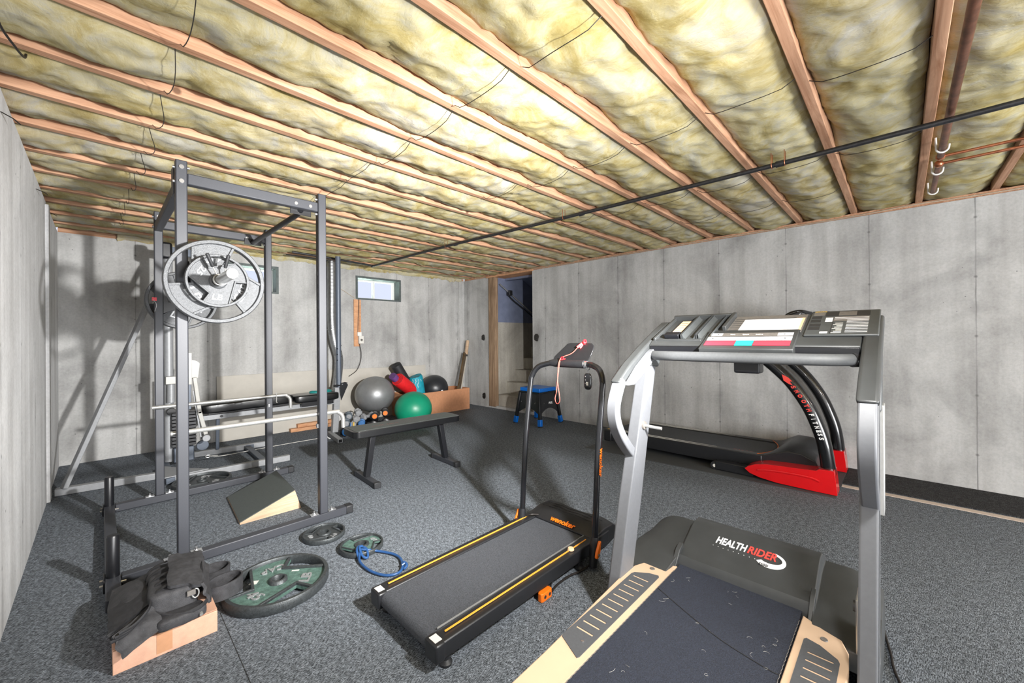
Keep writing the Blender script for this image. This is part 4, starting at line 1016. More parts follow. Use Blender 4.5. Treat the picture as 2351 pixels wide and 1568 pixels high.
ball('exercise_ball', (2.715, 5.37, .428), .270, 'ball_silver', 'big silver exercise ball resting on the dumbbells by the back wall')
ball('exercise_ball', (2.985, 4.80, .252), .250, 'ball_green', 'green exercise ball in front of the brown cardboard box')
ball('exercise_ball', (3.83, 5.525, .396), .229, 'ball_black', 'black exercise ball sitting in the open brown box')
t = thing('open_box', 'long open brown cardboard box in the far corner', 'box', (3.9, 5.4, 0))
BA, BB_, BC_, BD_ = V((3.17, 5.285, 0)), V((4.375, 5.28, 0)), V((4.38, 5.72, 0)), V((3.18, 5.725, 0))
for i, (p, q) in enumerate(((BA, BB_), (BB_, BC_), (BC_, BD_), (BD_, BA))):
    build('side_panel', MB().bar(p+V((0, 0, .178)), q+V((0, 0, .178)), .006, .355), 'cardboard2', t)
build('base_panel', MB()._add([BA+V((0, 0, .002)), BB_+V((0, 0, .002)), BC_+V((0, 0, .002)), BD_+V((0, 0, .002)), BA+V((0, 0, .008)), BB_+V((0, 0, .008)), BC_+V((0, 0, .008)), BD_+V((0, 0, .008))], [(0, 3, 2, 1), (4, 5, 6, 7), (0, 1, 5, 4), (1, 2, 6, 5), (2, 3, 7, 6), (3, 0, 4, 7)]), 'cardboard2', t)


def roll(nm, p0, p1, R, m, label, cat, hollow=.35, twist=0):
    t = thing(nm, label, cat, p0)
    d = (V(p1)-V(p0)).normalized()
    build('roll_body', MB().tube([p0, V(p0)+d*.008, V(p1)-d*.008, p1], [R*.965, R, R, R*.965], 36), m, t)
    up = V((0, 0, 1)); a = d.cross(up).normalized(); b = a.cross(d)
    for e, s_ in ((V(p0), -1), (V(p1), 1)):
        sp_ = [e+d*s_*.0006+(a*math.cos(w)+b*math.sin(w))*(R*(.12+.82*i/60)) for i in range(61) for w in [i*2*PI*3.5/60]]
        build('spiral_edge', MB().tube(sp_, .002, 5), 'mark_dark', t)
    return t


roll('foam_roller', (3.12, 5.50, .80), (3.47, 5.56, .30), .078, 'rubber', 'black foam roller tilted in the open brown box', 'foam roller')
roll('yoga_mat', (3.055, 5.335, .60), (3.40, 5.46, .37), .098, 'red', 'rolled red exercise mat lying over the brown box', 'mat')
roll('yoga_mat', (2.975, 5.345, .655), (3.07, 5.385, .585), .056, 'purple', 'rolled purple mat poking out behind the red mat', 'mat')
t = thing('patterned_bag', 'teal patterned drum shaped bag between the mats and black ball', 'bag', (3.47, 5.42, .3))
build('bag_body', MB().tube([(3.43, 5.45, .61), (3.435, 5.45, .598), (3.47, 5.43, .25), (3.47, 5.43, .24)], [.095, .105, .118, .11], 36), 'teal', t)
mb = MB(); 
for i in range(5):
    a0 = -2.6+.42*i
    build('pattern_mark', MB().tube([(3.43+.0+.107*math.cos(a0+.10*math.sin(k*1.3)), 5.445+.107*math.sin(a0+.10*math.sin(k*1.3)), .57-.025*k) for k in range(8)], .0028, 5), 'mark_white', t)
t = thing('wooden_bat', 'cricket style wooden stick leaning upright in the far corner', 'bat', (4.25, 5.6, .3))
build('blade', MB().bar((4.135, 5.35, .02), (4.535, 5.585, .93), .10, .03, up=(-.4, 1, .2)), 'batwood', t, bev=.004)
build('blade_edge', MB().bar((4.185, 5.35, .02), (4.59, 5.585, .93), .012, .02, up=(-.4, 1, .2)), 'panelboard', t)
build('handle', MB().tube([(4.56, 5.59, .90), (4.625, 5.625, 1.11), (4.637, 5.633, 1.15), (4.639, 5.634, 1.16)], [.03, .031, .03, .018], 18), 'ply', t)
build('grip_ring', MB().tube([(4.552, 5.588, .875), (4.562, 5.593, .905)], .034, 18), 'mark_dark', t)
tag(build('paper_label', MB().box((3.80, 5.288, .345), (3.835, 5.292, .372)), 'paper'), 'little white label beside the black ball in the box', 'label')

# lumber on the floor
for (x0, x1, y, z, l) in ((1.70, 2.28, 5.665, 0, 'lower'), (1.79, 2.30, 5.69, .045, 'upper')):
    tag(build('lumber_offcut', MB().bar((x0, y, z+.022), (x1, y-.01, z+.022), .07, .043), 'plank', bev=.002), '%s of two short timber offcuts stacked at the back wall' % l, 'timber', 'timber offcuts')

# ================================================================== DUMBBELLS


def dumbbell(name, L, R, m, endm=None, hexy=False, ends=True):
    t = thing(name, 'x', 'dumbbell')
    seg = 6 if hexy else 28
    build('handle', MB().tube([(-L*.3, 0, R), (-L*.15, 0, R), (0, 0, R), (L*.15, 0, R), (L*.3, 0, R)], [R*.36, R*.40, R*.44, R*.40, R*.36], 16), m, t)
    for s_ in (-1, 1):
        h = build('head', MB().tube([(s_*L*.27, 0, R), (s_*L*.31, 0, R), (s_*L*.44, 0, R), (s_*L*.495, 0, R), (s_*L*.5, 0, R)], [R*.62, R*.97, R*1.0, R*.82, R*.7], seg), m, t, bev=.002)
        if endm: build('end_cap', MB().cyl((s_*L*.5, 0, R), (s_*(L*.5+.003), 0, R), R*.66, R*.62, 24), endm, h)
    return t


g1 = dumbbell('dumbbell', .185, .050, 'grey_db', 'grey_db', True)
b1 = dumbbell('dumbbell', .15, .042, 'blue_db', 'blue_db')
d1 = dumbbell('dumbbell', .17, .045, 'dark_db', 'grey_db')
h1 = dumbbell('dumbbell', .24, .062, 'rackdark', None, True)
o1 = dumbbell('dumbbell', .25, .046, 'rubber', 'orange')
GRP = 'dumbbells piled by the silver ball'
def face(hx, hy, hz, L, R): return (hx+.45*L/2, hy+.89*L/2, hz-R)
lst = [
    (o1, face(2.486, 4.93, .187, .25, .046), 1.10, 'black dumbbell with orange caps, left one of the pair'),
    (o1, face(2.658, 4.97, .200, .25, .046), 1.10, 'black dumbbell with orange caps, right one of the pair'),
    (g1, (2.445, 5.04, .132), .35, 'grey dumbbell lying crosswise beside the left orange capped one'),
    (g1, face(2.273, 4.99, .168, .185, .05), 1.1, 'grey dumbbell facing out below the topmost grey one'),
    (g1, face(2.345, 5.11, .222, .185, .05), 1.25, 'topmost grey dumbbell of the pile, just left of the silver ball'),
    (g1, face(2.185, 4.88, .128, .185, .05), .9, 'grey dumbbell low in the pile just behind the flat bench end'),
    (d1, face(2.20, 5.07, .205, .17, .045), 1.2, 'slate dumbbell high on the left side of the pile'),
    (d1, face(2.11, 4.93, .150, .17, .045), 1.2, 'slate dumbbell at the far left of the pile beside the gym post'),
    (b1, face(2.285, 4.88, .130, .15, .042), 1.1, 'blue dumbbell facing out under the grey ones'),
    (b1, (2.09, 4.80, .04), .3, 'blue dumbbell lowest at the left front of the pile'),
    (h1, (2.47, 4.93, .0), 1.1, 'black hex dumbbell on the carpet under the left orange capped one'),
    (h1, (2.66, 4.96, .0), 1.1, 'black hex dumbbell on the carpet under the right orange capped one'),
    (h1, (2.30, 5.02, .0), 1.1, 'black hex dumbbell on the carpet under the grey ones'),
    (h1, (2.13, 4.99, .0), 1.1, 'black hex dumbbell on the carpet beside the gym front foot'),
    (h1, (2.62, 5.36, .0), .2, 'black hex dumbbell on the carpet behind, holding up the silver ball'),
]
used = set()
for src, loc, rz, lb in lst:
    o = src if src.name not in used else copy_tree(src)
    used.add(src.name); o.location = loc; o.rotation_euler = (0, 0, rz); o['label'] = lb; o['group'] = GRP
t = thing('small_carton', 'small pale carton standing behind the dumbbells by the back wall', 'box', (2.27, 5.35, 0))
build('body', MB().box((2.18, 5.30, 0), (2.36, 5.40, .215)), 'paper', t, bev=.002)
for k, (x, c_) in enumerate(((2.17, 'mark_yellow'), (2.13, 'blue_db'))):
    tag(build('hand_grip', MB().tube([(x, 4.86, .0), (x+.004, 4.86, .10), (x+.008, 4.86, .17)], .008, 8), c_), ('yellow', 'blue')[k]+' tube end hanging beside the gym front post', 'tube')

# ================================================================== STEP STOOL
t = thing('step_stool', 'black and bright blue folding step stool by the stair opening', 'stool', (4.3, 3.68, 0))
hs = .178; SX, SY = 4.30, 3.68; zt = .505
build('seat', MB().box((SX-hs, SY-hs, zt-.052), (SX+hs, SY+hs, zt)), 'blue', t, bev=.006)
build('under_frame', MB().box((SX-hs-.012, SY-hs-.012, zt-.075), (SX+hs+.012, SY+hs+.012, zt-.053)), 'rackdark', t, bev=.003)
hb_ = .228
for sx in (-1, 1):
    for sy in (-1, 1):
        p1 = V((SX+sx*(hs-.004), SY+sy*(hs-.004), zt-.07)); p0 = V((SX+sx*hb_, SY+sy*hb_, 0)); 
        def at(z): return p0+(p1-p0)*(z/(zt-.07))
        lg = build('leg', MB().bar(at(.085), p1, .040, .040, up=(0, 1, 0)), 'rackdark', t, bev=.004)
        build('foot', MB().bar(at(.012), at(.10), .050, .050, up=(0, 1, 0)), 'blue', lg, bev=.004)
        build('foot_pad', MB().bar(p0, at(.014), .046, .046, up=(0, 1, 0)), 'rubber', lg)
for (axx, sgn) in (('x', -1), ('x', 1), ('y', -1), ('y', 1)):
    def pt(a, b):      # a in -1..1 across, b = height
        k = b/(zt-.07); hh = hb_+(hs-hb_)*k-.004
        return V((SX+sgn*hh, SY+a*(hh-.02), b)) if axx == 'x' else V((SX+a*(hh-.02), SY+sgn*hh, b))
    top = [(a/6., zt-.075) for a in range(-6, 7)]; bot = [(a/6., .155+.075*(1-(a/6.)**2)) for a in range(6, -7, -1)]
    dv = V((sgn, 0, 0)) if axx == 'x' else V((0, sgn, 0))
    build('side_panel', MB().prism(top+bot, lambda p, q, d: pt(p, q)-dv*d, 0, .008), 'plastic_dk', t)
lgm = frame(V((SX-.197-.003, SY-.02, .27)), (0, -1, 0), (.16, 0, 1))
text('FUEL', .038, frame(V((SX+.02, SY-.2085, .30)), (1, 0, 0), (0, .17, 1)), 'mark_white', t, shear=.3, bold=.001)
for z in (.31,):
    for (px, py) in ((SX-.205, SY-.12), (SX-.205, SY+.13), (SX-.12, SY-.209)): build('rivet', MB().sphere((px, py, z), .005, 8), 'bolt', t)

# ================================================================== WALKING PAD WITH HANDLE
t = thing('walking_treadmill', 'slim black walking treadmill with orange stripes and tall handle', 'treadmill', (1.4, 1.42, 0))
ya, yb = 1.178, 1.665
def side_rail(y0, y1, nm):
    mb = MB(); mb.prism([(.83, .048), (1.98, .052), (1.98, .118), (.85, .112), (.83, .085)], lambda p, q, d: V((p, d, q)), y0, y1)
    return build(nm, mb, 'plastic_dk', t, bev=.006, seg=3)
r1 = side_rail(ya, ya+.068, 'side_rail'); r2 = side_rail(yb-.068, yb, 'side_rail')
build('stripe', MB().box((.88, ya+.032, .1160), (1.80, ya+.038, .1195), Matrix.Identity(4)), 'orangestripe', r1)
build('stripe', MB().box((.88, yb-.038, .1160), (1.80, yb-.032, .1195)), 'orangestripe', r2)
build('trim_line', MB().box((.87, ya+.0680, .113), (1.83, ya+.0700, .1195)), 'chrome', r1)
build('deck', MB().box((.87, ya+.06, .055), (1.86, yb-.06, .096)), 'plastic_dk', t)
def rr_prof(x0, x1, z0, z1, n=8):
    rad = (z1-z0)/2; c = (z0+z1)/2; P = []
    for i in range(n+1): P.append((x0+rad-rad*math.sin(PI*i/n), c+rad*math.cos(PI*i/n)))
    for i in range(n+1): P.append((x1-rad+rad*math.sin(PI*i/n), c-rad*math.cos(PI*i/n)))
    return P
build('running_belt', MB().prism(rr_prof(.825, 1.90, .040, .108), lambda p, q, d: V((p, d, q)), ya+.071, yb-.071), 'belt', t)
for y0, y1 in ((ya-.002, ya+.072), (yb-.072, yb+.002)):
    ec = build('end_cap', MB().box((.815, y0, .044), (.858, y1, .112)), 'plastic_dk', t, bev=.008, seg=3)
    build('label', MB().box((.824, y0+.018, .112), (.854, y1-.016, .1130)), 'label', ec)
# motor hood
hd = MB(); pr_ = [(1.83, .118), (1.865, .136), (1.94, .150), (2.03, .146), (2.058, .118), (2.055, .05), (1.98, .035), (1.85, .04)]
n = 16; rings = []
for i in range(n+1):
    y = ya+.006+(yb-ya-.012)*i/n; e = .25*max(0, abs(i/n*2-1)**8)
    rings.append([V((p, y, q-.0+(.006*math.sin(i/n*PI*3)*(q > .13))-(q > .13)*e*.05)) for p, q in pr_])
hd.loft(rings); hood = build('motor_hood', hd, 'plastic_dk', t, bev=.004, ang=30)
text('wenoker', .047, frame((1.848, 1.405, .1335), (0, -1, 0), (1, 0, .45)), 'orange', hood, shear=.1, bold=.0012)
for k in range(3):
    build('vent_line', MB().tube(spline([(1.93+.028*k, ya+.05, .151), (1.93+.028*k, 1.36, .157), (1.915+.028*k, 1.44, .160), (1.93+.028*k, 1.52, .157), (1.93+.028*k, yb-.05, .150)]), .0018, 6), 'rackdark', hood)
# feet
for x, y in ((.88, ya+.03), (.88, yb-.03), (1.72, ya+.02), (1.72, yb-.02)):
    build('rubber_foot', MB().lathe([(0, 0), (.022, 0), (.024, .01), (.014, .022), (.014, .045), (0, .045)], (x, y, 0), seg=20), 'rubber', t)
# handle: two posts and bar
yl, yr = 1.652, 1.142
pts = [(1.762, yr, .045), (1.775, yr, .14), (1.815, yr, .60), (1.858, yr, .90)]
cor = [(1.872, yr+.006, .965), (1.892, yr+.035, 1.015), (1.915, yr+.085, 1.036)]
top = [(1.93, yr+.15, 1.043), (1.93, yl-.15, 1.043)]
cor2 = [(x, yl-(y-yr), z) for x, y, z in reversed(cor)]; pts2 = [(x, yl, z) for x, y, z in reversed(pts)]
path = spline(pts+cor+top+cor2+pts2, 8)
build('handle_frame', MB().tube(path, .0165, 18), 'blackgloss', t)
build('grip', MB().tube([(1.93, yr+.155, 1.043), (1.93, yr+.158, 1.043), (1.93, yl-.14, 1.043), (1.93, yl-.10, 1.043)], [.022, .0245, .0245, .0175], 20), 'rubber', t)
build('grip_ring', MB().cyl((1.93, yr+.138, 1.043), (1.93, yr+.154, 1.043), .0195, .0195, 18), 'bolt', t)
mb = MB(); poly = [(.0, 0), (.235, 0), (.252, .02), (.262, .075), (.258, .10), (.24, .118), (.22, .12), (.09, .12), (.07, .115), (.0, .03), (-.005, .012)]
mb.prism([(1.525-a, b) for a, b in poly], lambda p, q, d: V((1.935+q*.42+d, p, 1.058+q*.88)), -.004, .004)
build('tablet_rest', mb, 'plastic_dk', t, bev=.003)
for y, sg in ((yr, -1), (yl, 1)):
    build('post_socket', MB().tube([(1.758, y, .02), (1.772, y, .12), (1.778, y, .165)], [.022, .024, .019], 16), 'plastic_dk', t)
    kn = MB().prism([(-.018, -.045), (.0, -.055), (.018, -.045), (.02, -.01), (.012, .02), (.01, .055), (-.008, .06), (-.014, .02), (-.02, -.01)], lambda p, q, d: V((1.762+p*.85+q*.25, y+sg*(.022+d), .112+q*.72)), 0, .014)
    kb = build('knob', kn, 'orange', t, bev=.004)
    build('knob_bolt', MB().cyl((1.755, y+sg*.034, .092), (1.755, y+sg*.040, .092), .007, .007, 10), 'mark_olive', kb)
build('button', MB().cyl((1.66, 1.21, .118), (1.66, 1.21, .130), .018, .014, 22), 'paper_old', t, bev=.002)
text('wenoker', .040, frame((1.8135, yr-.0172, .545), (-.09, 0, -1), (1, 0, -.09)), 'orange', t, bold=.0012)
build('connector_lead', MB().tube(spline([(1.785, yl-.02, .12), (1.80, yl-.05, .135), (1.84, 1.58, .128)]), .004, 8), 'wire', t)
build('power_lead', MB().tube(spline([(1.79, 1.19, .11), (1.79, 1.165, .03), (1.70, 1.172, .012), (1.62, 1.19, .012), (1.53, 1.19, .012), (1.455, 1.172, .018)]), .005, 8), 'wire', t)
build('power_lead', MB().tube(spline([(1.60, 1.24, .04), (1.55, 1.25, .018), (1.50, 1.21, .022), (1.455, 1.18, .03)]), .004, 8), 'wire', t)
mb = MB().prism([(-.045, -.022), (-.03, -.03), (.035, -.03), (.045, -.018), (.045, .022), (-.03, .026), (-.045, .015)], lambda p, q, d: V((1.415+p*.85, 1.180+q*.55, .001+d*.85)), 0, .045)
t2 = thing('orange_chock', 'orange rubber chock on the carpet against the walking treadmill', 'chock', (1.415, 1.17, 0))
build('body', mb, 'orange', t2, bev=.006, seg=3)
for dx in (-.018, .02): build('hole', MB().cyl((1.415+dx*.85, 1.1630, .021), (1.415+dx*.85, 1.1645, .021), .008, .008, 14), 'mark_dark', t2)
# remote hung from the handle
t2 = thing('remote_control', 'black oval remote hanging from the walking treadmill handle', 'remote', (1.925, 1.275, .95))
build('body', MB().tube([(1.925, 1.275, .903+.0), (1.925, 1.275, .91), (1.925, 1.275, .92), (1.925, 1.275, .975), (1.925, 1.275, .985), (1.925, 1.275, .991)], [.010, .0195, .0235, .0235, .0195, .010], 24, squash=(1, .45)) if False else MB().cushion((1.925, 1.275, .947), (.022, .048, .094), .62, 0, 1), 'blackgloss', t2, ang=60)
build('display', MB().box((1.9125, 1.266, .925), (1.915, 1.279, .945)), 'label', t2)
for z in (.975, .955, .935): build('button', MB().sphere((1.914, 1.284, z), .003, 8), 'bolt', t2)
build('wrist_cord', MB().tube(spline([(1.925, 1.275, .990), (1.925, 1.276, 1.01), (1.916, 1.283, 1.022), (1.905, 1.288, 1.035), (1.93, 1.288, 1.064), (1.95, 1.285, 1.04), (1.935, 1.268, 1.02), (1.925, 1.274, 1.008)], 6), .0018, 6), 'rubber', t2)
t2 = thing('safety_key', 'red safety clip with a long coral cord over the handle', 'clip', (1.93, 1.45, 1.05))
build('cord', MB().tube(spline([(1.958, 1.352, 1.150), (1.935, 1.39, 1.105), (1.915, 1.44, 1.083)], 5), .0022, 6), 'pinkcord', t2)
build('cord', MB().tube(spline([(1.905, 1.452, 1.075), (1.898, 1.462, 1.04), (1.895, 1.466, .98), (1.895, 1.470, .93), (1.895, 1.478, .87), (1.893, 1.486, .835), (1.89, 1.478, .812), (1.89, 1.466, .803), (1.89, 1.455, .812), (1.892, 1.450, .835), (1.895, 1.462, .90), (1.897, 1.467, .95), (1.899, 1.458, 1.03), (1.905, 1.452, 1.07)], 6), .0019, 6), 'pinkcord', t2)
build('knot', MB().tube(spline([(1.91, 1.455, 1.072), (1.912, 1.444, 1.082), (1.905, 1.43, 1.071), (1.90, 1.445, 1.065), (1.91, 1.42, 1.072)], 5), .0034, 7), 'clipred', t2)
build('clip_body', MB().bar((1.955, 1.368, 1.138), (1.985, 1.335, 1.172), .010, .016), 'clipred', t2, bev=.002)
build('clip_body', MB().bar((1.965, 1.356, 1.133), (1.99, 1.328, 1.165), .008, .012), 'clipred', t2, bev=.002)
build('clip_head', MB().tube([(1.98+.012*math.cos(a), 1.330, 1.170+.012*math.sin(a)) for a in [2*PI*i/20 for i in range(20)]], .005, 8, closed=True), 'clipred', t2)

# ================================================================== BIG TREADMILL (beige deck)
t = thing('treadmill', 'large grey treadmill with beige side decks and a wide console', 'treadmill', (1.4, .5, 0))
# frame under the deck
build('under_frame', MB().box((.30, .20, .03), (1.95, .80, .10)), 'plastic_dk', t, bev=.01)
def deck_side(y_in, y_out, sg):
    P = [(.20, y_in), (.20, y_out-sg*.05), (1.0, y_out-sg*.028), (1.55, y_out), (1.66, y_out-sg*.008), (1.715, y_out-sg*.03), (1.735, y_out-sg*.08), (1.775, y_in)]
    return build('side_deck', MB().prism(P, lambda p, q, d: V((p, q, d)), .135, .182), 'cream', t, bev=.004, seg=3)
dl = deck_side(.716, .862, 1); drr = deck_side(.262, .118, -1)
for (dk, yi, yo, sg) in ((dl, .738, .836, 1), (drr, .240, .142, -1)):
    P = [(1.045, yi+sg*.004), (1.055, yi), (1.635, yi), (1.645, yi+sg*.006), (1.635, yo-sg*.055), (1.60, yo-sg*.006), (1.585, yo), (1.10, yo), (1.088, yo-sg*.004)]
    holes = []
    for i in range(11):
        x = 1.155+.0415*i
        a, b = yi+sg*.018, yo-sg*.014
        s1, s2 = min(a, b), max(a, b)
        holes.append([(x, s1), (x+.0085, s1), (x+.0085, s2), (x, s2)])
    build('grip_pad', MB().prism(P, lambda p, q, d: V((p, q, d)), .182, .1842, holes=holes), 'tread', dk)
    build('screw', MB().cyl((1.678, (yi+yo)/2+sg*.0, .182), (1.678, (yi+yo)/2, .1845), .011, .010, 18), 'mark_olive', dk)
    build('screw', MB().cyl((1.115, yi+sg*.03, .184), (1.115, yi+sg*.03, .1856), .005, .005, 12), 'bolt', dk)
bl = build('running_belt', MB().prism(rr_prof(.06, 1.93, .085, .182, 10), lambda p, q, d: V((p, d, q)), .268, .712), 'belt_navy', t)
build('belt_seam', MB().tube(spline([(1.565, .712, .1835), (1.50, .58, .1835), (1.44, .44, .1835), (1.41, .30, .1835), (1.41, .268, .1835)]), .0016, 6, squash=(.35, 1)), 'mark_dark', bl)
fr = MB(); zz = [V((.2+i*.011, .7125+(.0016 if i % 2 else 0), .1828)) for i in range(140)]
build('belt_fray', MB().tube(zz, .0011, 5), 'mark_olive', bl)
fr = MB(); zz = [V((.2+i*.011, .2675-(.0016 if i % 2 else 0), .1828)) for i in range(140)]
build('belt_fray', MB().tube(zz, .0010, 5), 'mark_olive', bl)
rnd = random.Random(3)
for i in range(34):
    x, y, a = rnd.uniform(.95, 1.75), rnd.uniform(.29, .69), rnd.uniform(0, 6.28); l = rnd.uniform(.006, .014); cu = rnd.uniform(-1.6, 1.6)
    P = [(x+l*s*math.cos(a+cu*s), y+l*s*math.sin(a+cu*s), .1827) for s in (-1, -.5, 0, .5, 1)]
    build('lint', MB().tube(P, .00022, 4), 'label', bl)
# motor hood: loft of cross sections along y
sec = []
def hood_prof(y):
    """(x,z) profile going from deck side over the top to the front"""
    e = min(abs(y-.05), abs(.93-y)); tapered = min(1, e/.10)
    zt_ = .265-.05*(1-tapered)**2; xf = 2.215-.09*(1-tapered)**2
    if y > .735 or y < .235:
        xr = 1.66 if y > .735 else 1.70
        return [(xr, .10), (xr, .165), (xr+.045, .185), (xr+.17, .215), (1.98, zt_-.01), (2.09, zt_), (xf-.04, zt_-.05), (xf, .12), (xf-.01, .03), (1.9, .03)]
    return [(1.785, .10), (1.80, .195), (1.815, .215), (1.87, .235), (2.005, .300), (2.07, .300), (xf-.04, .245), (xf, .14), (xf-.01, .03), (1.9, .03)]
ys = [.052, .06, .08, .11, .15, .20, .232, .238]+[.238+.004+(.728-.242)*i/8 for i in range(9)]+[.736, .742, .78, .83, .87, .90, .92, .928]
hd = MB(); hd.loft([[V((p, y, q)) for p, q in hood_prof(y)] for y in ys])
hood = build('motor_hood', hd, 'hood', t, bev=.010, seg=3, ang=28)
bx = MB().prism([(1.76, .17), (1.86, .19), (1.86, .25), (1.82, .235)], lambda p, q, d: V((p, d, q)), .722, .742); build('hood_cheek', bx, 'hood', hood, bev=.002)
bx = MB().prism([(1.76, .17), (1.86, .19), (1.86, .25), (1.82, .235)], lambda p, q, d: V((p, d, q)), .232, .248); build('hood_cheek', bx, 'hood', hood, bev=.002)
hn = (0, -1, 0); hu = (.135, 0, .065)
def hp(x, y): return V((x, y, .235+(x-1.87)*.4815+.0012))
text('HEALTH', .05, frame(hp(1.949, .546), hn, hu), 'mark_white', hood, shear=.2, bold=.0010, fit=(.122, .038))
text('RIDER', .05, frame(hp(1.949, .428), hn, hu), 'mark_red', hood, shear=.2, bold=.0010, fit=(.106, .038), depth=.0016)
for i in range(11): build('dot', MB().cyl(hp(1.916, .612-.0205*i), hp(1.916, .612-.0205*i)+V((0, 0, .001)), .0016, .0016, 8), 'mark_white', hood)
sw = MB(); outr = []; innr = []
for i in range(31):
    a = -2.6+4.0*i/30; outr.append((.055*math.cos(a), .036*math.sin(a))); wdt_ = .50+.28*math.sin(PI*i/30)
    innr.append((.006+.055*(1.05-wdt_*.55)*math.cos(a), .003+.036*(1.05-wdt_*.75)*math.sin(a)))
sw.prism(outr+innr[::-1], lambda p, q, d: hp(1.932+q, .395-p)+V((0, 0, d)), 0, .0006); build('swoosh', sw, 'mark_white', hood)
text('S500i', .0155, frame(hp(1.902, .415)+V((0, 0, .0008)), hn, hu), 'mark_dark', hood, shear=.2, bold=.0004)
# uprights
for (y0, y1, nm) in ((.853, .905, 'L'), (.053, .098, 'R')):
    mb = MB(); mb.prism([(1.47, .02), (1.59, .02), (1.715, .45), (1.885, 1.085), (1.795, 1.085), (1.60, .47)], lambda p, q, d: V((p, d, q)), y0, y1)
    up = build('upright', mb, 'hr_silver', t, bev=.006)
    yo = y1 if nm == 'L' else y0
    if nm == 'R':
        build('inner_tube', MB().prism([(1.735, .62), (1.80, .62), (1.875, .965), (1.80, .965)], lambda p, q, d: V((p, d, q)), y0-.012, y0+.001), 'chrome', up, bev=.003)
    build('side_skin', MB().prism([(1.485, .04), (1.575, .04), (1.70, .45), (1.865, 1.07), (1.81, 1.07), (1.612, .47)], lambda p, q, d: V((p, d, q)), yo if nm == 'L' else y0-.002, yo+.002 if nm == 'L' else y0), 'hr_grey', up)
    build('cuff', MB().prism([(1.775, .945), (1.895, .925), (1.95, 1.12), (1.99, 1.17), (1.93, 1.17), (1.82, 1.115)], lambda p, q, d: V((p, d, q)), y0-.006, y1+.006) if nm == 'R' else MB().prism([(1.80, 1.06), (1.90, 1.05), (1.95, 1.12), (1.99, 1.17), (1.93, 1.17), (1.83, 1.12)], lambda p, q, d: V((p, d, q)), y0-.004, y1+.006), 'plastic_gr', up, bev=.008, seg=3)
build('base_rail', MB().box((1.45, .84, 0), (2.15, .90, .045)), 'plastic_dk', t, bev=.006)
build('base_rail', MB().box((1.45, .06, 0), (2.15, .115, .045)), 'plastic_dk', t, bev=.006)
build('latch_plate', MB().box((1.70, .102, .16), (1.80, .112, .34)), 'chrome', t, bev=.004)
build('latch_plate', MB().cyl((1.74, .112, .30), (1.74, .120, .30), .018, .018, 18), 'hr_grey', t)
# locking pin on the left upright
pin = build('lock_pin', MB().tube([(1.742, .855, .79), (1.744, .80, .787), (1.746, .77, .786)], .0075, 12), 'chrome', t)
build('pin_washer', MB().cyl((1.742, .853, .79), (1.742, .845, .79), .020, .018, 22), 'mark_olive', pin)
# rear facing grab loops: flat rectangular tube
lp = [(1.590, 1.010), (1.560, .965), (1.533, .90), (1.538, .84), (1.575, .775), (1.64, .705), (1.705, .650)]
def ribbon(path, y0, y1, th_):
    P = [V((p[0], 0, p[1])) for p in path]; P = spline(P, 6); rg = []
    for i, p in enumerate(P):
        d = (P[min(i+1, len(P)-1)]-P[max(i-1, 0)]).normalized(); nn = V((-d.z, 0, d.x))*th_/2
        rg.append([V((p.x+nn.x, y0, p.z+nn.z)), V((p.x+nn.x, y1, p.z+nn.z)), V((p.x-nn.x, y1, p.z-nn.z)), V((p.x-nn.x, y0, p.z-nn.z))])
    return MB().loft(rg)
build('grab_loop', ribbon(lp, .862, .910, .040), 'hr_silver', t, bev=.006, seg=3)
build('grab_loop', ribbon(lp, .050, .094, .040), 'hr_silver', t, bev=.006, seg=3)
# arms that run from the loop up to the console
for y0, y1, nm in ((.868, .916, 'L'), (.045, .098, 'R')):
    mb = MB(); mb.prism([(1.548, 1.002), (1.585, .985), (1.70, 1.055), (1.86, 1.125), (2.02, 1.19), (2.12, 1.235), (2.13, 1.275), (2.08, 1.272), (1.98, 1.232), (1.80, 1.150), (1.66, 1.078)], lambda p, q, d: V((p, d, q)), y0, y1)
    ar = build('side_arm', mb, 'hood', t, bev=.010, seg=3)
    if nm == 'L': build('arm_lining', MB().prism([(1.585, .987), (1.64, .985), (1.74, 1.03), (1.82, 1.075), (1.865, 1.11), (1.90, 1.135), (1.84, 1.14), (1.80, 1.125), (1.69, 1.065)], lambda p, q, d: V((p, d, q)), .842, .870), 'hr_silver', ar, bev=.006, seg=3)
build('handlebar', MB().tube([(1.845, .862, 1.110), (1.80, .81, 1.110), (1.785, .72, 1.110), (1.785, .25, 1.110), (1.795, .17, 1.110), (1.87, .085, 1.110)], .0215, 22), 'barpad', t)
build('bar_sleeve', MB().tube([(1.835, .124, 1.110), (1.868, .090, 1.110)], .025, 20), 'mark_dark', t)
# console body: slanted box from (1.85,z1.14) up to (2.15,z1.29)
CS = V((.268, 0, .109)).normalized(); CN = V((-CS.z, 0, CS.x)); CO = V((1.865, 0, 1.178))
def cp(a, y, h): return CO+CS*a+CN*h+V((0, y, 0))
def cbox(n, a0, a1, y0, y1, h0, h1, m, par, bev=0):
    mb = MB(); v = [cp(a, y, h) for h in (h0, h1) for a, y in ((a0, y0), (a1, y0), (a1, y1), (a0, y1))]
    mb._add(v, [(0, 3, 2, 1), (4, 5, 6, 7), (0, 1, 5, 4), (1, 2, 6, 5), (2, 3, 7, 6), (3, 0, 4, 7)]); return build(n, mb, m, par, bev=bev)
co = build('console', MB().prism([(1.838, 1.122), (1.838, 1.160), (1.865, 1.178), (2.133, 1.287), (2.165, 1.265), (2.12, 1.18), (1.90, 1.112)], lambda p, q, d: V((p, d, q)), .10, .868), 'hood', t, bev=.004)
build('front_band', MB().box((1.834, .33, 1.122), (1.850, .862, 1.155)), 'rackdark', co, bev=.003)
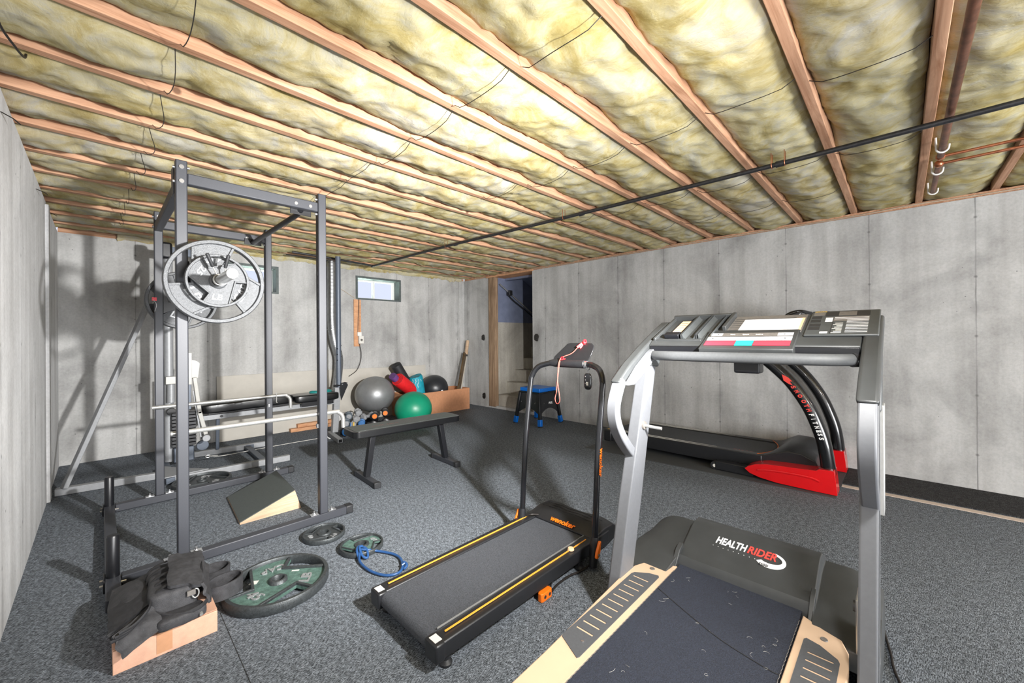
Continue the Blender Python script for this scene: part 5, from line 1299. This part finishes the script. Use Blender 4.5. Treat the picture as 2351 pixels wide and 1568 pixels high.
build('front_band', MB().box((1.834, .102, 1.122), (1.850, .335, 1.155)), 'rackdark', co, bev=.003)
# left tray (walkman holder, bottle troughs)
def wall_(a0, a1, y0, y1, h): return cbox('tray_wall', a0, a1, y0, y1, -.01, h, 'hood', co, .003)
wall_(.272, .288, .565, .858, .024); wall_(.0, .288, .846, .860, .014); wall_(.10, .288, .562, .578, .028); wall_(.0, .016, .640, .846, .004)
for yc in (.63, .70):
    mb = MB(); n = 10; A0 = [cp(.022, yc-.028*math.cos(PI*i/n), .022-.026*math.sin(PI*i/n)) for i in range(n+1)]; A1 = [cp(.272, yc-.028*math.cos(PI*i/n), .022-.026*math.sin(PI*i/n)) for i in range(n+1)]
    B0 = [cp(.022, yc-.028*math.cos(PI*i/n), -.006) for i in range(n, -1, -1)]; B1 = [cp(.272, yc-.028*math.cos(PI*i/n), -.006) for i in range(n, -1, -1)]
    mb.loft([A0+B0, A1+B1]); build('bottle_trough', mb, 'plastic_gr', co, ang=50)
cbox('divider', .02, .275, .664, .668, 0, .024, 'hood', co); cbox('divider', .02, .275, .730, .736, 0, .022, 'hood', co)
cbox('display_well', .075, .262, .752, .812, -.004, .004, 'mark_dark', co, .001)
cbox('display_sticker', .10, .24, .760, .802, .004, .006, 'paper_old', co)
for i in range(4): cbox('display_line', .115+.03*i, .12+.03*i, .764, .798, .006, .007, 'mark_olive', co)
cbox('holder_lip', .022, .06, .745, .815, 0, .022, 'rackdark', co, .004)
# centre: book rest + control panel
cbox('book_rest', .085, .282, .285, .562, -.006, .005, 'mark_olive', co, .001)
for i in range(6): cbox('rest_line', .11+.026*i, .112+.026*i, .30, .555, .005, .0058, 'mark_dark', co)
PN = build('control_panel', MB().prism([(1.793, 1.146), (1.800, 1.128), (1.87, 1.12), (2.0, 1.17), (1.962, 1.221), (1.942, 1.2225)], lambda p, q, d: V((p, d, q)), .288, .628), 'hood', co, bev=.004)
P0 = V((1.794, 0, 1.1480)); PS = (V((1.940, 0, 1.2228))-P0); PL = PS.length; PS.normalize(); PNn = V((-PS.z, 0, PS.x))
def pan(n, a0, a1, y0, y1, m, h=.0015, par=PN):
    mb = MB(); v = [P0+PS*a+PNn*hh+V((0, y, 0)) for hh in (0, h) for a, y in ((a0, y0), (a1, y0), (a1, y1), (a0, y1))]
    mb._add(v, [(0, 3, 2, 1), (4, 5, 6, 7), (0, 1, 5, 4), (1, 2, 6, 5), (2, 3, 7, 6), (3, 0, 4, 7)]); return build(n, mb, m, par)
pan('panel_key', .024, .062, .303, .427, 'mark_coral'); pan('panel_key', .024, .062, .495, .612, 'mark_coral'); pan('start_key', .022, .064, .429, .493, 'mark_teal', .0022)
pan('key_row', .068, .098, .303, .612, 'paper'); pan('display_strip', .104, .134, .303, .612, 'mark_olive'); 
pan('panel_key', .107, .131, .303, .355, 'paper', .0022); pan('panel_key', .107, .131, .560, .612, 'paper', .0022)
for i in range(12): pan('key_line', .073, .088, .375+.0155*i, .376+.0155*i, 'mark_olive', .0021)
for y, fl, a in ((.590, 1, .082), (.325, -1, .082), (.576, 1, .119), (.332, -1, .119)):
    mb = MB().prism([(-.004, -.003*fl), (.004, -.003*fl), (0, .004*fl)], lambda p, q, d: P0+PS*(a+q)+PNn*(.0022+d)+V((0, y-p, 0)), 0, .0008); build('arrow_mark', mb, 'mark_dark', PN)
for k, y in enumerate((.52, .47, .42)):
    text(('Time', 'Speed', 'Incline')[k], .010, frame(P0+PS*.119+PNn*.0018+V((0, y, 0)), (0, -1, 0), PS), 'mark_white', PN, depth=.0003)
build('key_slot', MB().box((1.7945, .435, 1.1285), (1.7995, .468, 1.1355)), 'mark_dark', PN)
build('under_knob', MB().box((1.83, .405, 1.045), (1.90, .50, 1.10)), 'rackdark', t, bev=.008, seg=3)
# sheet of paper on the rest
cbox('wire_ledge', .083, .087, .29, .56, .005, .008, 'chrome', co)
t2 = thing('printed_sheet', 'white printed instruction sheet lying on the big treadmill console', 'paper', cp(.17, .4, .006))
cbox('sheet', .088, .232, .298, .515, .0062, .0072, 'paper', t2)
cbox('backing_sheet', .088, .236, .289, .32, .0060, .0068, 'paper_old', t2)
for i in range(13): cbox('print_line', .105+.0088*i, .1065+.0088*i, .325, .49-.012*((i*5) % 4), .0072, .0076, 'label', t2)
# right sticker panel
rp_ = cbox('side_panel', .035, .300, .055, .272, .0, .010, 'plastic_gr', co, .004)
cbox('print_block', .245, .285, .225, .262, .010, .0108, 'mark_olive', rp_); cbox('print_block', .286, .295, .222, .262, .010, .0108, 'mark_yellow', rp_)
cbox('print_block', .232, .285, .085, .222, .010, .0106, 'mark_dark', rp_); cbox('print_block', .236, .282, .125, .180, .0106, .0112, 'mark_olive', rp_)
for i, a in enumerate((.205, .165, .12, .085)): cbox('print_block', a, a+.030, .232-.004*(i > 1), .264, .010, .0108, 'mark_dark', rp_)
cbox('print_block', .17, .215, .195, .218, .010, .0108, 'paper', rp_); cbox('print_block', .048, .065, .200, .224, .010, .0108, 'paper', rp_)
cbox('print_block', .175, .226, .085, .192, .010, .0106, 'mark_olive', rp_)
for i in range(11):
    a = .055+.0155*i; y1 = .150 if i < 9 else .19
    cbox('text_line', a, a+.0045, .087, y1-.012*((i*3) % 3), .0106, .0113, 'paper', rp_)
for i in range(8): cbox('text_line', .05+.014*i, .054+.014*i, .160, .190-.006*(i % 3), .0104, .0111, 'label', rp_)
cbox('text_rule', .045, .17, .191, .193, .010, .0112, 'mark_dark', rp_)
text('IMPORTANT', .010, frame(cp(.29, .242, .0112), (0, -1, 0), CS), 'mark_dark', rp_, depth=.0002)
t2 = thing('floor_cable', 'black cord on the carpet right of the big treadmill', 'cord', (2.1, .06, 0))
build('cord', MB().tube(spline([(2.30, .20, .03), (2.37, .14, .006), (2.30, .075, .006), (2.18, .055, .006), (2.05, .035, .006), (1.90, .01, .006), (1.5, -.12, .006)]), .0045, 8), 'wire', t2)

# ================================================================== RED AND BLACK TREADMILL
mb = MB()._add([V(p) for p in ((3.745, .35, 0), (4.55, .35, 0), (4.57, 2.45, 0), (3.655, 2.45, 0), (3.745, .35, .006), (4.55, .35, .006), (4.57, 2.45, .006), (3.655, 2.45, .006))], [(0, 3, 2, 1), (4, 5, 6, 7), (0, 1, 5, 4), (1, 2, 6, 5), (2, 3, 7, 6), (3, 0, 4, 7)])
tag(build('equipment_mat', mb, 'foampad'), 'thin dark rubber mat under the red and black treadmill', 'mat')
t = thing('treadmill', 'black treadmill with red foot covers and curved posts by the right wall', 'treadmill', (4.2, 1.3, .006))
zb = .006
for x0, x1, n in ((3.925, 4.005, 'n'), (4.515, 4.59, 'f')):
    rl = build('side_rail', MB().prism([(.86, .05), (2.34, .05), (2.36, .10), (2.35, .168), (.86, .178)], lambda p, q, d: V((d, p, q)), x0, x1), 'plastic_dk', t, bev=.006)
    for xx in (x0+.018, x1-.02): build('rail_line', MB().box((xx, .90, .176), (xx+.006, 2.32, .1795), Matrix.Translation(V((0, 0, -.004)))), 'label', rl)
build('running_belt', MB().prism(rr_prof(.80, 2.36, .075, .165), lambda p, q, d: V((d, p, q)), 4.008, 4.512), 'belt', t)
build('rear_cap', MB().box((3.915, 2.30, .045), (4.01, 2.39, .172)), 'plastic_dk', t, bev=.012)
build('rear_cap', MB().box((4.51, 2.30, .045), (4.60, 2.39, .172)), 'plastic_dk', t, bev=.012)
build('cap_label', MB().box((3.945, 2.31, .1722), (3.99, 2.36, .1732)), 'mark_yellow', t)
build('rear_foot', MB().cyl((3.97, 2.1, .0), (3.97, 2.1, .06), .025, .02, 16), 'rubber', t)
build('rear_foot', MB().cyl((4.55, 2.1, .0), (4.55, 2.1, .06), .025, .02, 16), 'rubber', t)
rings = []
for i in range(25):
    s = i/24; x = 3.93+.655*s; ed = 1-abs(2*s-1)**4
    dip = .10*(1-abs(2*s-1)**2)
    rings.append([V((x, y, z)) for y, z in ((.90+.03*(1-ed)-dip*.9, .172), (.84-dip*.6, .185+.02*ed), (.76-dip*.3, .215+.045*ed), (.68, .245+.05*ed), (.58, .24+.05*ed), (.49, .20+.03*ed), (.455, .12), (.47, .05), (.86, .05))])
hood = build('motor_hood', MB().loft(rings), 'plastic_dk', t, bev=.006, ang=40)
build('hood_line', MB().tube([(3.96+.6*i/16, .90-.10*(1-abs(i/8-1)**2)*.9, .177) for i in range(17)], .0035, 6), 'orange', hood)
text('SMOOTH', .045, frame((4.03, 1.02, .1655), (0, -1, 0), (1, 0, 0)), 'mark_red', t, shear=.2, depth=.0004)
for xc, nm in ((3.868, 'n'), (4.60-.03, 'f')):
    sx = .082
    prof = [(.955, .082), (.93, .105), (.88, .130), (.80, .148), (.68, .156), (.55, .163), (.47, .170), (.45, .185), (.362, .188), (.352, .10), (.345, zb+.004), (.50, zb+.004), (.72, zb+.008), (.84, zb+.022), (.92, .052)]
    cv = build('foot_cover', MB().prism(prof, lambda p, q, d: V((xc+d, p, q)), -sx, sx-.01), 'redgloss', t, bev=.022, seg=4, ang=50)
    if nm == 'n':
        rid = spline([(3.7835, .86, .088), (3.781, .76, .105), (3.780, .62, .112), (3.781, .50, .108), (3.782, .45, .092)], 6)
        build('cover_ridge', MB().tube(rid, .010, 10, squash=(.8, .35)), 'redgloss', cv)
        build('foot_beam', MB().box((3.82, .90, .012), (3.90, 1.20, .085)), 'plastic_dk', t, bev=.006)
        build('transport_wheel', MB().cyl((3.825, 1.205, .042), (3.895, 1.205, .042), .036, .036, 22), 'rubber', t, bev=.004)
        build('wheel_hub', MB().cyl((3.822, 1.205, .042), (3.828, 1.205, .042), .014, .014, 14), 'label', t)
    pts = [(xc-.0, .402, .14), (xc, .412, .25), (xc, .432, .38), (xc, .468, .50), (xc, .515, .62), (xc, .578, .735), (xc, .655, .845), (xc, .75, .945), (xc, .845, 1.03), (xc, .90, 1.08)]
    ps_ = build('curved_post', MB().tube(spline(pts, 6), .047, 28), 'blackgloss', t)
    if nm == 'n': POST = ps_
# lettering down the near post
CURVE = spline([(3.868, .402, .14), (3.868, .412, .25), (3.868, .432, .38), (3.868, .468, .50), (3.868, .515, .62), (3.868, .578, .735), (3.868, .655, .845), (3.868, .75, .945), (3.868, .845, 1.03), (3.868, .90, 1.08)], 20)
def post_at(z):
    k = min(range(1, len(CURVE)-1), key=lambda i: abs(CURVE[i].z-z)); return CURVE[k], (CURVE[k+1]-CURVE[k-1]).normalized()
for i, ch in enumerate('SMOOTHFITNESS'):
    z = .79-.0345*i if i < 6 else .583-.0290*(i-6)
    p, tg = post_at(z); tg = -tg; nx = V((-1, 0, 0)); yax = nx.cross(tg)
    text(ch, .040, frame(p+nx*.0468, tg, yax), 'mark_red' if i < 6 else 'mark_white', POST, shear=.2, bold=.0018, depth=.002, fit=((.026 if i < 6 else .021) if ch != 'I' else .007, .030))
p, tg = post_at(.845); mb = MB().prism([(-.055, .0), (-.01, -.022), (.03, -.012), (.055, .002), (.02, .006), (.03, .02), (-.01, .018)], lambda a, b, d: V((p.x-.0465-d, 0, 0))+V((0, p.y, p.z))-tg*a+V((0, -tg.z, tg.y))*b, 0, .003); build('swoosh', mb, 'mark_red', POST)
cs = MB().prism([(.94, 1.06), (.86, 1.08), (.60, 1.335), (.575, 1.385), (.62, 1.395), (.70, 1.365), (.95, 1.12)], lambda p, q, d: V((d, p, q)), 3.98, 4.45); cn = build('console', cs, 'blackgloss', t, bev=.015, seg=3)
build('cross_handle', MB().tube([(3.86, .895, 1.075), (3.95, .85, 1.12), (4.2, .83, 1.13), (4.5, .85, 1.12), (4.575, .895, 1.075)], .022, 16), 'rubber', t)
build('console_mast', MB().tube([(4.2, .86, 1.10), (4.2, .76, 1.25)], .04, 14), 'blackgloss', t)
build('bottle_hook', MB().tube(spline([(4.12, .74, 1.33), (4.15, .69, 1.385), (4.2, .62, 1.405), (4.3, .56, 1.39)]), .016, 12), 'blackgloss', cn)
build('screen', MB().prism([(.845, 1.10), (.84, 1.095), (.62, 1.32), (.625, 1.325)], lambda p, q, d: V((d, p, q)), 4.05, 4.38), 'mark_dark', cn)
